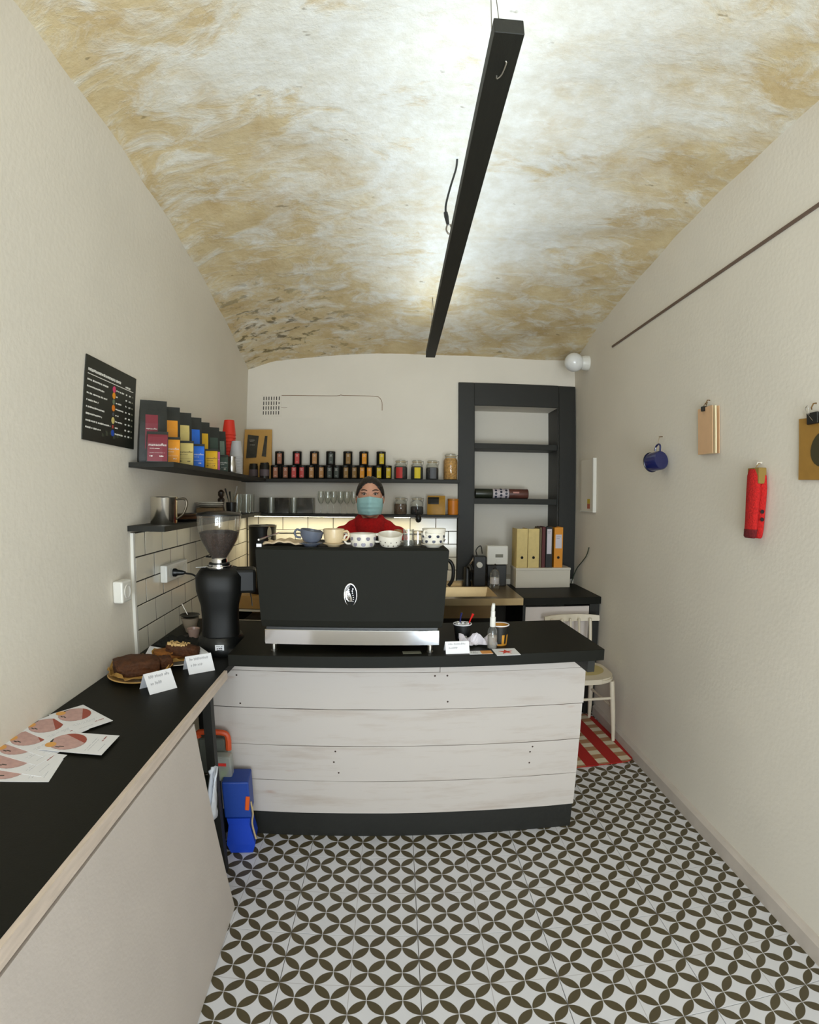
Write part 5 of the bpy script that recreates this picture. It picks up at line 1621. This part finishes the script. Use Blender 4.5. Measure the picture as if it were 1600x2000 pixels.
tube('string', mat('twine', (176, 152, 110), .9), mgr, [(-0.055, -0.018, 0.117), (-0.03, -0.04, 0.09), (-0.008, -0.052, 0.068)], .0012, 5)

nb = on_right('notebook', 'pale peach notebook clipped to the right wall', 'notebook', 2.185, 1.865)
cov = mat('peach_card', (232, 190, 148), .7, 0, .03, 20)
for k, (nm_, y0_, a_, m_, w_) in enumerate((('back_cover', -0.004, 0.0, cov, .152), ('page_block', -0.014, 0.05, mat('cream_pages', (228, 214, 176), .8), .150), ('front_cover', -0.030, 0.12, cov, .150))):
    bm = bmesh.new()
    bx(bm, -.075, -.075 + w_, -.002 if k != 1 else -.008, 0, -.107, .107)
    o = link(nm_, bm, m_, nb, (0, y0_, 0), (0, 0.02, -a_))
box('binder_clip', black_plastic, nb, -0.020, 0.006, -0.040, -0.001, 0.090, 0.112, .001)
tube('clip_wire', hook_m, nb, [(-0.014, -0.03, 0.112), (-0.010, -0.02, 0.130), (0.0, -0.014, 0.131), (0.0, -0.024, 0.112)], .0014, 5)
tube('hook', hook_m, nb, [(-0.002, 0, 0.142), (-0.002, -0.014, 0.142), (-0.008, -0.018, 0.128), (-0.003, -0.022, 0.122)], .0025, 6)

sk_ = on_right('sock_pair', 'pair of red knitted socks hanging from a hook with a kraft band', 'socks', 1.815, 1.545)
red_knit = mat('red_wool', (196, 28, 26), .95, 0, .2, 120, .5, 160)
def sock(dy, dx):
    bm = bmesh.new()
    rings = []
    for z, w, d, x in ((.125, .022, .012, 0), (.10, .036, .015, 0.002), (.05, .039, .018, 0.002), (0, .038, .018, -0.002), (-.06, .036, .017, -0.006), (-.11, .035, .016, -0.010), (-.138, .034, .014, -0.014), (-.145, .028, .009, -0.014)):
        rings.append([bm.verts.new((dx + x + w * math.cos(2 * math.pi * k / 14), dy + d * math.sin(2 * math.pi * k / 14), z)) for k in range(14)])
    for a, b in zip(rings, rings[1:]):
        for k in range(14): bm.faces.new((a[k], a[(k + 1) % 14], b[(k + 1) % 14], b[k]))
    bm.faces.new(rings[0]); bm.faces.new(rings[-1][::-1])
    return bm
link('sock', sock(-.020, .008), red_knit, sk_, smooth=True)
link('sock', sock(-.046, 0.0), red_knit, sk_, smooth=True)
bm = sock(-.046, 0.0)
for v in list(bm.verts):
    if v.co.z > -.09: bm.verts.remove(v)
for v in bm.verts:
    v.co.x = (v.co.x + .012) * 1.05 - .012
    v.co.y = (v.co.y + .046) * 1.1 - .046
link('cuff', bm, mat('dark_red_wool', (110, 22, 26), .95, 0, .15, 120, .5, 160), sk_, smooth=True)
box('paper_band', mat('olive_kraft', (142, 114, 52), .8), sk_, -0.030, 0.0445, -0.052, -0.014, 0.068, 0.130, .003)
tube('cord', mat('twine', (176, 152, 110), .9), sk_, [(0.0, -0.035, 0.130), (-0.004, -0.02, 0.148), (0.006, -0.016, 0.150), (0.0, -0.035, 0.130)], .0014, 5)
tube('hook', mat('white_hook', (218, 210, 196), .4), sk_, [(-0.006, 0, 0.152), (-0.006, -0.02, 0.152), (-0.006, -0.024, 0.142)], .004, 6)
for z_ in (-.02, -.05):
    lathe('dark_motif', mat('black_wool', (40, 24, 26), .95), sk_, [(0, .002), (.007, .001), (.008, 0)], 10, loc=(0.040, -0.030, z_ - .02), rot=(math.pi / 2, 0, 1.2), smooth=False)

kb2 = on_right('kraft_folder', 'brown kraft folder with a dark printed fruit shape on the right wall', 'folder', 1.475, 1.728)
box('sheet', mat('brown_kraft_board', (158, 118, 50), .75, 0, .06, 30), kb2, -0.118, 0.118, -0.012, -0.004, -0.108, 0.108, .001, rot=(0, 0.03, 0))
bm = bmesh.new()
pts = [(0.062 * math.cos(a) * (1 - .12 * math.sin(a)) + 0.005, 0.060 * math.sin(a) - 0.005) for a in [q * 2 * math.pi / 22 for q in range(22)]]
prism_bm(bm, pts, 0, .0006)
link('printed_shape', bm, mat('green_black_print', (62, 56, 30), .8), kb2, (0.0, -.0122, 0), (math.pi / 2, 0, 0))
bm = bmesh.new()
for k in range(5): bx(bm, -.012 + k * .007, -.007 + k * .007, .058, .066 + .006 * (k % 2), 0, .0006)
link('printed_stalk', bm, MATS['green_black_print'], kb2, (0.0, -.0122, 0), (math.pi / 2, 0, 0))
box('binder_clip', black_plastic, kb2, -0.065, -0.010, -0.022, -0.001, 0.085, 0.125, .002)
tube('clip_wire', chrome, kb2, [(-0.05, -0.022, 0.120), (-0.055, -0.02, 0.148), (-0.066, -0.018, 0.150), (-0.070, -0.02, 0.138), (-0.05, -0.023, 0.115), (-0.03, -0.024, 0.095)], .0014, 5, 3)
tube('hook', hook_m, kb2, [(-0.035, 0, 0.158), (-0.035, -0.014, 0.156), (-0.042, -0.018, 0.142), (-0.036, -0.022, 0.135)], .0025, 6)

fb = on_right('fuse_box', 'flat white fuse box cover with a small yellow sticker', 'fuse box', 3.785, 1.645)
box('cover', wall_m, fb, -0.145, 0.145, -0.014, 0.0, -0.196, 0.196, .002)
box('edge_frame', white_paint, fb, 0.123, 0.147, -0.026, 0.0, -0.198, 0.198, .002)
box('lower_lip', white_paint, fb, -0.147, 0.123, -0.020, 0.0, -0.198, -0.188, .001)
box('warning_sticker', mat('sticker_yellow', (196, 168, 40), .6), fb, 0.0, 0.055, -0.0152, -0.014, -0.135, -0.100)
box('warning_sticker', mat('sticker_red', (178, 92, 66), .6), fb, 0.0, 0.055, -0.0152, -0.014, -0.172, -0.136)

# ================================================================== CHAIR AND RUG
ch = thing('wooden_chair', 'white painted wooden spindle chair behind the bar end', 'chair', (1.19, 3.20, 0), 0.0)
cw = mat('cream_chair_paint', (216, 204, 182), 0.45, 0, 0.05, 12)
bm = bmesh.new()
prism_bm(bm, [(.186 * math.copysign(abs(math.cos(t)) ** .55, math.cos(t)), -.02 + .197 * math.copysign(abs(math.sin(t)) ** .6, math.sin(t))) for t in [2 * math.pi * k / 36 for k in range(36)]], 0.408, 0.440)
bmesh.ops.bevel(bm, geom=[e for e in bm.edges if abs(e.verts[0].co.z - e.verts[1].co.z) < 1e-5], offset=.009, segments=2, affect='EDGES')
link('seat', bm, cw, ch)
lathe('seat_pad', mat('worn_yellow_paint', (196, 178, 120), .5), ch, [(0, .0008), (.11, .0006), (.13, 0)], 28, loc=(0.03, 0, .440))
for lx, ly, sx_, sy_ in ((-.155, -.165, -.03, -.03), (.160, -.165, .032, -.03), (-.140, .140, -.025, .055), (.140, .140, .03, .055)):
    tube('leg', cw, ch, [(lx, ly, .41), (lx + sx_ * .6, ly + sy_ * .6, .18), (lx + sx_, ly + sy_, .013)], [.017, .016, .011], 10)
tube('stretcher', cw, ch, [(-.168, -.18, .30), (.172, -.18, .30)], .009, 8)
tube('stretcher', cw, ch, [(-.165, -.17, .24), (-.155, .165, .24)], .009, 8)
tube('stretcher', cw, ch, [(.172, -.17, .24), (.155, .165, .24)], .009, 8)
for k, sx_ in enumerate((-.145, -.075, -.013, .047, .127)):
    tube('spindle', cw, ch, [(sx_ * .93, .150, .435), (sx_, .165, .58), (sx_, .188, .735)], .0085 if k not in (0, 4) else .012, 8, 2)
bm = bmesh.new()
n = 12
pr = []
for k in range(n + 1):
    u = -1 + 2 * k / n
    x = u * .195 - .0
    y = .195 - .045 * u * u * 0 + .03 * (1 - u * u)
    pr.append([bm.verts.new((x, y - .011, .712 + .004 * u * u)), bm.verts.new((x, y + .011, .714)), bm.verts.new((x, y + .016, .758 - .008 * abs(u) ** 3)), bm.verts.new((x, y - .006, .760 - .008 * abs(u) ** 3))])
for a, b in zip(pr, pr[1:]):
    for k in range(4): bm.faces.new((a[k], a[(k + 1) % 4], b[(k + 1) % 4], b[k]))
bm.faces.new(pr[0]); bm.faces.new(pr[-1][::-1])
link('crest_rail', bm, cw, ch)

def rug_mat():
    M = bpy.data.materials.new('red_and_cream_weave')
    M.use_nodes = True
    nt = M.node_tree
    N, Lk = nt.nodes, nt.links
    b = N['Principled BSDF']
    b.inputs['Roughness'].default_value = 0.95
    tc = N.new('ShaderNodeTexCoord')
    sp = N.new('ShaderNodeSeparateXYZ')
    Lk.new(tc.outputs['Object'], sp.inputs[0])
    def op(o, a, c):
        k = N.new('ShaderNodeMath')
        k.operation = o
        for i, v in enumerate((a, c)):
            if isinstance(v, (int, float)): k.inputs[i].default_value = v
            else: Lk.new(v, k.inputs[i])
        return k.outputs[0]
    def mix(f, a, c):
        x = N.new('ShaderNodeMix')
        x.data_type = 'RGBA'
        Lk.new(f, x.inputs[0])
        for i, vv in ((6, a), (7, c)):
            if isinstance(vv, tuple): x.inputs[i].default_value = vv
            else: Lk.new(vv, x.inputs[i])
        return x.outputs[2]
    fx = op('FRACT', op('ADD', op('DIVIDE', op('SUBTRACT', sp.outputs[0], 0.035), 0.15), 10.0), 0)
    fy = op('FRACT', op('ADD', op('DIVIDE', sp.outputs[1], 0.105), 10.0), 0)
    red = op('LESS_THAN', fx, 0.55)
    tan = op('LESS_THAN', fy, 0.5)
    col = mix(tan, lin((216, 204, 178)), lin((172, 128, 92)))
    col = mix(red, col, lin((168, 30, 20)))
    Lk.new(col, b.inputs['Base Color'])
    n_ = N.new('ShaderNodeTexNoise')
    n_.inputs['Scale'].default_value = 180
    bp = N.new('ShaderNodeBump')
    bp.inputs['Strength'].default_value = .4
    bp.inputs['Distance'].default_value = .004
    Lk.new(n_.outputs['Fac'], bp.inputs['Height'])
    Lk.new(bp.outputs[0], b.inputs['Normal'])
    return M
rg = thing('woven_rug', 'red and cream striped woven rug under the white chair', 'rug', (1.04, 3.10, 0), 0.06)
bm = bmesh.new()
pts = []
for cx, cy, a0 in ((.285, -.300, -90), (.285, .27, 0), (-.36, .27, 90), (-.36, -.300, 180)):
    for k in range(6):
        a = math.radians(a0 + 18 * k)
        pts.append((cx + .085 * math.cos(a), cy + .085 * math.sin(a)))
prism_bm(bm, pts, 0.0005, 0.009)
link('weave', bm, rug_mat(), rg)
tube('edging', mat('red_binding', (160, 30, 22), .9), rg, [(x, y, .006) for x, y in pts] + [(pts[0][0], pts[0][1], .006)], .0032, 6)

# ================================================================== UNDER THE WORKTOP
bx_b = thing('blue_crate', 'bright blue plastic tub with orange clip beside the bar plinth', 'tub', (-0.675, 2.03, 0), 0.15)
blue_p = mat('royal_blue_plastic', (22, 66, 186), 0.4)
bm = bmesh.new()
rs = []
for z, w, d in ((0, .040, .05), (.004, .048, .058), (.05, .062, .062), (.15, .045, .062), (.185, .050, .064)):
    rs.append([bm.verts.new(p) for p in ((-w, -d, z), (w, -d, z), (w, d, z), (-w, d, z))])
for a, b in zip(rs, rs[1:]):
    for k in range(4): bm.faces.new((a[k], a[(k + 1) % 4], b[(k + 1) % 4], b[k]))
bm.faces.new(rs[0][::-1]); bm.faces.new(rs[-1])
link('tub', bm, blue_p, bx_b)
box('upper_case', mat('deep_blue_case', (20, 62, 150), .5), bx_b, -0.058, 0.055, -0.062, 0.060, 0.186, 0.36, .006, 2)
box('clip', mat('orange_clip', (224, 92, 24), .4), bx_b, 0.034, 0.052, -0.068, -0.058, 0.225, 0.292, .003, rot=(0, .12, 0), loc=(-.03, 0, 0.008))
tube('strap', mat('beige_strap', (190, 166, 120), .8), bx_b, [(0.057, -0.05, .26), (0.062, -0.05, .20), (0.055, -0.05, .15), (0.066, -0.05, .07)], .004, 6, 3)
gb = thing('green_case', 'dark green case standing next to the blue tub', 'case', (-0.800, 1.985, 0), 0.1)
box('case', mat('dark_green_plastic', (38, 46, 38), .5), gb, -0.062, 0.045, -0.05, 0.08, 0, 0.335, .012, 2)
tube('piping', mat('pale_green_piping', (120, 134, 112), .6), gb, [(0.044, -.05, .12), (0.046, -.05, .28), (0.040, -.05, .325), (0.02, -.05, .338)], .0025, 6, 3)
zbag = thing('zip_bag', 'clear zip bag with a red strip on top of the green case', 'bag', (-0.745, 2.03, 0.337), 0.1)
box('film', glassy('clear_film', (236, 238, 232), .8, .25), zbag, -0.05, 0.05, -0.025, 0.03, 0.0, 0.115, .006)
box('red_strip', mat('red_seal', (206, 44, 34), .5), zbag, -0.045, 0.030, -0.0275, -0.025, 0.075, 0.088)
box('green_packet', mat('lime_packet', (120, 150, 46), .6), zbag, 0.0, 0.026, -0.018, 0.018, 0.004, 0.045)
o_ = thing('orange_box', 'orange and grey toolbox on the case behind the worktop leg', 'toolbox', (-0.765, 2.085, 0.337), 0.1)
o_.location = (-0.80, 2.075, 0.337)
box('box', mat('grey_toolbox', (88, 92, 84), .5), o_, -0.05, 0.065, -0.012, 0.04, 0.0, 0.17, .006)
tube('handle', mat('orange_handle', (214, 82, 34), .45), o_, [(-0.05, 0, 0.17), (-0.045, 0, 0.195), (0.055, 0, 0.195), (0.078, 0, 0.175), (0.078, 0, 0.115)], .013, 8, 3)
cl_ = thing('white_rag', 'white rag hanging at the end of the front panel', 'rag', (-0.668, 1.70, 0.435))
bm = bmesh.new()
nx = 8
gv = [[bm.verts.new((-.012 + .05 * math.sin(math.pi * (0.15 + .7 * i / nx)) * (1 - .55 * (j / nx)), -.03 + .03 * math.sin(i * 1.1 + j * .4), .14 - .19 * j / nx + .01 * math.sin(i))) for i in range(nx + 1)] for j in range(nx + 1)]
for j in range(nx):
    for i in range(nx): bm.faces.new((gv[j][i], gv[j][i + 1], gv[j + 1][i + 1], gv[j + 1][i]))
o = link('cloth', bm, mat('white_cotton', (222, 226, 234), .9), cl_, smooth=True)
o.modifiers.new('cloth', 'SOLIDIFY').thickness = .006
cb_ = thing('cardboard_offcut', 'cardboard box standing behind the white front panel', 'box', (-0.742, 1.90, 0), 0.2)
box('sleeve', mat('corrugated_card', (168, 130, 62), .85), cb_, -0.03, 0.030, -0.05, 0.02, 0, 0.11, .002)
box('flap', mat('corrugated_card', (168, 130, 62), .85), cb_, -0.028, 0.026, -0.052, -0.048, 0.0, 0.15, .001)

# ================================================================== THE BARISTA
def ell(bm, c, r, seg=20, rings=14):
    M_ = Matrix.Translation(c) @ Matrix.Diagonal((r[0], r[1], r[2], 1))
    bmesh.ops.create_uvsphere(bm, u_segments=seg, v_segments=rings, radius=1.0, matrix=M_)
def caps(bm, pts, rr, seg=16):
    """tapered limb with round joints"""
    for (p, q), (ra, rb) in zip(zip(pts, pts[1:]), zip(rr, rr[1:])):
        p, q = Vector(p), Vector(q)
        n = 6
        tube_bm(bm, [p.lerp(q, k / n) for k in range(n + 1)], [ra + (rb - ra) * k / n for k in range(n + 1)], seg)
    for p, r in zip(pts, rr): ell(bm, p, (r, r, r), 14, 10)
def melded(name, bm, m, parent, voxel, smooth_it=4, loc=None):
    """one continuous skin over all the volumes in bm"""
    o = link(name, bm, m, parent, loc)
    r = o.modifiers.new('meld', 'REMESH')
    r.mode = 'VOXEL'
    r.voxel_size = voxel
    s = o.modifiers.new('soften', 'SMOOTH')
    s.factor = 0.5
    s.iterations = smooth_it
    dg = bpy.context.evaluated_depsgraph_get()
    me = bpy.data.meshes.new_from_object(o.evaluated_get(dg))
    o.modifiers.clear()
    old = o.data
    o.data = me
    bpy.data.meshes.remove(old)
    if not me.materials: me.materials.append(m)
    for p in me.polygons: p.use_smooth = True
    return o
pr_ = thing('person', 'barista in red roll-neck sweater and pale blue face mask behind the machine', 'person', (-0.155, 3.02, 0), 0.03)
skin = mat('skin', (206, 152, 126), 0.55, 0, 0.05, 18, 0.03, 120, sub=0.0)
bm = bmesh.new()
HZ = 1.540
ell(bm, (0, 0.004, HZ), (0.0735, 0.093, 0.112), 28, 20)
ell(bm, (0, -0.030, HZ - .066), (0.054, 0.058, 0.052))
ell(bm, (0, -0.062, HZ - .098), (0.022, 0.020, 0.018))
for k in range(5):
    ell(bm, (0, -0.084 - .005 * k, HZ + .012 - .010 * k), (0.0085 + .0012 * k, 0.012, 0.012), 12, 8)
for sx_ in (-1, 1):
    ell(bm, (sx_ * .034, -0.076, HZ + .034), (0.026, 0.012, 0.008), 14, 10)
    ell(bm, (sx_ * .040, -0.058, HZ - .030), (0.024, 0.026, 0.024))
    ell(bm, (sx_ * .0765, 0.010, HZ - .008), (0.008, 0.018, 0.031))
caps(bm, [(0, 0.030, 1.30), (0, 0.014, 1.46)], [0.056, 0.051])
ell(bm, (0, 0.025, 1.20), (0.160, 0.105, 0.16))
caps(bm, [(-0.150, 0.025, 1.305), (0.150, 0.025, 1.305)], [0.052, 0.052])
ell(bm, (0, 0.025, 1.03), (0.130, 0.092, 0.14))
ell(bm, (0, 0.03, 0.90), (0.165, 0.115, 0.12))
for sx_ in (-1, 1):
    caps(bm, [(sx_ * .172, 0.022, 1.29), (sx_ * .212, 0.03, 1.04), (sx_ * .150, -0.185, 0.985)], [0.050, 0.040, 0.026])
    caps(bm, [(sx_ * .085, 0.03, 0.86), (sx_ * .09, 0.015, 0.47), (sx_ * .09, 0.045, 0.085)], [0.086, 0.056, 0.038])
    ell(bm, (sx_ * .095, -0.035, 0.038), (0.042, 0.115, 0.036))
    wx, wy, wz = sx_ * .150, -0.185, 0.985
    ell(bm, (wx - sx_ * .012, wy - .045, wz - .006), (0.036, 0.050, 0.016))
    for f, (dx, ln) in enumerate(((-.027, .060), (-.010, .074), (.008, .070), (.025, .056))):
        bx0 = wx - sx_ * .012 + dx
        caps(bm, [(bx0, wy - .085, wz - .006), (bx0 * 1.0, wy - .085 - ln * .5, wz - .010), (bx0, wy - .085 - ln * .85, wz - .030)], [0.0095, 0.009, 0.0078], 10)
    caps(bm, [(wx - sx_ * .042, wy - .035, wz - .008), (wx - sx_ * .062, wy - .065, wz - .014), (wx - sx_ * .066, wy - .092, wz - .022)], [0.011, 0.0105, 0.009], 10)
melded('body', bm, skin, pr_, 0.0062, 5)

red_w = mat('red_roll_neck_wool', (188, 12, 14), 0.95, 0, 0.16, 60, 0.6, 240)
bm = bmesh.new()
ell(bm, (0, 0.025, 1.19), (0.176, 0.122, 0.165))
caps(bm, [(-0.155, 0.025, 1.312), (0.155, 0.025, 1.312)], [0.066, 0.066])
caps(bm, [(-0.095, 0.025, 1.360), (0.095, 0.025, 1.360)], [0.052, 0.052])
caps(bm, [(-0.045, 0.025, 1.385), (0.045, 0.025, 1.385)], [0.055, 0.055])
ell(bm, (0, 0.025, 1.03), (0.155, 0.115, 0.15))
ell(bm, (0, 0.03, 0.93), (0.178, 0.128, 0.09))
for sx_ in (-1, 1):
    caps(bm, [(sx_ * .163, 0.022, 1.278), (sx_ * .222, 0.03, 1.04), (sx_ * .160, -0.155, 0.99)], [0.068, 0.054, 0.042])
melded('sweater', bm, red_w, pr_, 0.010, 6)
# folded roll neck
bm = bmesh.new()
prof = [(0.080, 1.335), (0.090, 1.360), (0.092, 1.395), (0.088, 1.422), (0.080, 1.434), (0.072, 1.436), (0.066, 1.428), (0.062, 1.37)]
n = 40
rings = []
for q, (r_, z_) in enumerate(prof):
    rings.append([bm.verts.new((r_ * .96 * math.cos(2 * math.pi * k / n) * (1 + .015 * math.sin(9 * 2 * math.pi * k / n + q)), 0.008 + r_ * 1.0 * math.sin(2 * math.pi * k / n), z_ + .014 * math.sin(2 * math.pi * k / n) + .003 * math.sin(5 * 2 * math.pi * k / n + q * 2))) for k in range(n)])
for a, b in zip(rings, rings[1:]):
    for k in range(n): bm.faces.new((a[k], a[(k + 1) % n], b[(k + 1) % n], b[k]))
link('roll_neck', bm, red_w, pr_, smooth=True)
bm = bmesh.new()
ell(bm, (0, 0.03, 0.885), (0.174, 0.122, 0.12))
for sx_ in (-1, 1):
    caps(bm, [(sx_ * .085, 0.03, 0.85), (sx_ * .09, 0.015, 0.47), (sx_ * .09, 0.045, 0.10)], [0.094, 0.066, 0.055])
melded('trousers', bm, mat('black_denim', (30, 31, 36), .9, 0, .1, 60), pr_, 0.012, 5)
for sx_ in (-1, 1):
    bm = bmesh.new()
    ell(bm, (sx_ * .095, -0.035, 0.046), (0.050, 0.126, 0.044))
    ell(bm, (sx_ * .092, 0.04, 0.06), (0.048, 0.055, 0.055))
    bmesh.ops.bisect_plane(bm, geom=bm.verts[:] + bm.edges[:] + bm.faces[:], plane_co=(0, 0, 0.002), plane_no=(0, 0, 1), clear_inner=True)
    melded('shoe', bm, mat('black_leather', (26, 25, 24), .4), pr_, 0.007, 3)
# hair drawn back from the forehead into a knot
hair_m = mat('dark_brown_hair', (24, 17, 12), 0.5, 0, 0.3, 60, 0.4, 90, stretch=(1, .25, 1))
bm = bmesh.new()
ell(bm, (0, 0.012, HZ + .010), (0.0805, 0.0985, 0.1115), 72, 56)
for v in list(bm.verts):
    x, y, z = v.co
    hairline = HZ + 0.082 - 13.0 * x * x
    if y < -0.006 and z < hairline: bm.verts.remove(v)
    elif z < HZ - .075: bm.verts.remove(v)
for v in bm.verts:
    if abs(v.co.x) < .006 and v.co.y < .03 and v.co.z > HZ + .05: v.co.z -= .004
o = link('hair', bm, hair_m, pr_, smooth=True)
sd_ = o.modifiers.new('thickness', 'SOLIDIFY')
sd_.thickness = 0.010
sd_.offset = -0.6
bm = bmesh.new()
ell(bm, (0, 0.118, HZ + .025), (0.040, 0.034, 0.040))
link('hair_knot', bm, hair_m, pr_, smooth=True)
# face mask
mask_m = mat('pale_blue_nonwoven', (160, 204, 206), 0.85, 0, 0.04, 40, 0.1, 300)
bm = bmesh.new()
nu, nv = 24, 14
gv = []
for j in range(nv + 1):
    v_ = j / nv
    row = []
    for i in range(nu + 1):
        u_ = -1 + 2 * i / nu
        a = u_ * 1.22
        z = HZ - 0.101 + 0.106 * v_ - 0.006 * u_ * u_ * (1 - v_) + (0.010 * (1 - v_) * abs(u_)) - 0.012 * abs(u_) * v_
        bulge = math.sin(math.pi * min(1, v_ * .95 + .04)) * .010
        ry = 0.092 + bulge + .017 * math.exp(-(u_ / .22) ** 2) * (.35 + .65 * v_)
        rx = 0.0775 + bulge * .3 - .010 * (1 - v_) ** 2
        pleat = 0.0035 * (1 if int(v_ * 7.99) % 2 else -0.2) * (1 - u_ * u_) if .15 < v_ < .85 else 0
        row.append(bm.verts.new((rx * math.sin(a), 0.0 - ry * math.cos(a) - pleat - .006, z)))
    gv.append(row)
for j in range(nv):
    for i in range(nu): bm.faces.new((gv[j][i], gv[j][i + 1], gv[j + 1][i + 1], gv[j + 1][i]))
o = link('face_mask', bm, mask_m, pr_, smooth=True)
o.modifiers.new('cloth', 'SOLIDIFY').thickness = 0.0025
loop_m = mat('white_elastic', (226, 226, 226), .8)
for sx_ in (-1, 1):
    tube('ear_loop', loop_m, o, [(sx_ * .066, -0.036, HZ - .006), (sx_ * .079, -0.008, HZ + .012), (sx_ * .084, 0.016, HZ + .006)], .0016, 5, 3)
    tube('ear_loop', loop_m, o, [(sx_ * .060, -0.034, HZ - .078), (sx_ * .076, -0.004, HZ - .048), (sx_ * .084, 0.018, HZ - .02)], .0016, 5, 3)
# eyes and brows
eye_w = mat('eye_white', (214, 206, 198), .25)
iris = mat('brown_iris', (58, 40, 28), .2)
lash = mat('dark_lash', (28, 20, 16), .7)
for sx_ in (-1, 1):
    e = lathe('eye', eye_w, pr_, [(0, -.0105)] + [(.0105 * math.sin(t), -.0105 * math.cos(t)) for t in [k * math.pi / 10 for k in range(1, 10)]] + [(0, .0105)], 16, loc=(sx_ * .0305, -0.0765, HZ + .0185), rot=(math.pi / 2, 0, 0), sy=.62)
    lathe('iris', iris, e, [(0, .0112), (.0035, .0109), (.0055, .0094)], 14)
    tube('lash_line', lash, pr_, [(sx_ * .0165, -0.0855, HZ + .0175), (sx_ * .025, -0.0885, HZ + .0245), (sx_ * .035, -0.0875, HZ + .0255), (sx_ * .0455, -0.0795, HZ + .0195)], [.0008, .0016, .0018, .0012], 6, 3)
    tube('eyebrow', mat('dark_brow', (44, 30, 22), .8), pr_, [(sx_ * .014, -0.0915, HZ + .036), (sx_ * .028, -0.0915, HZ + .042), (sx_ * .042, -0.0845, HZ + .041), (sx_ * .053, -0.074, HZ + .033)], [.0022, .0034, .003, .001], 6, 3)
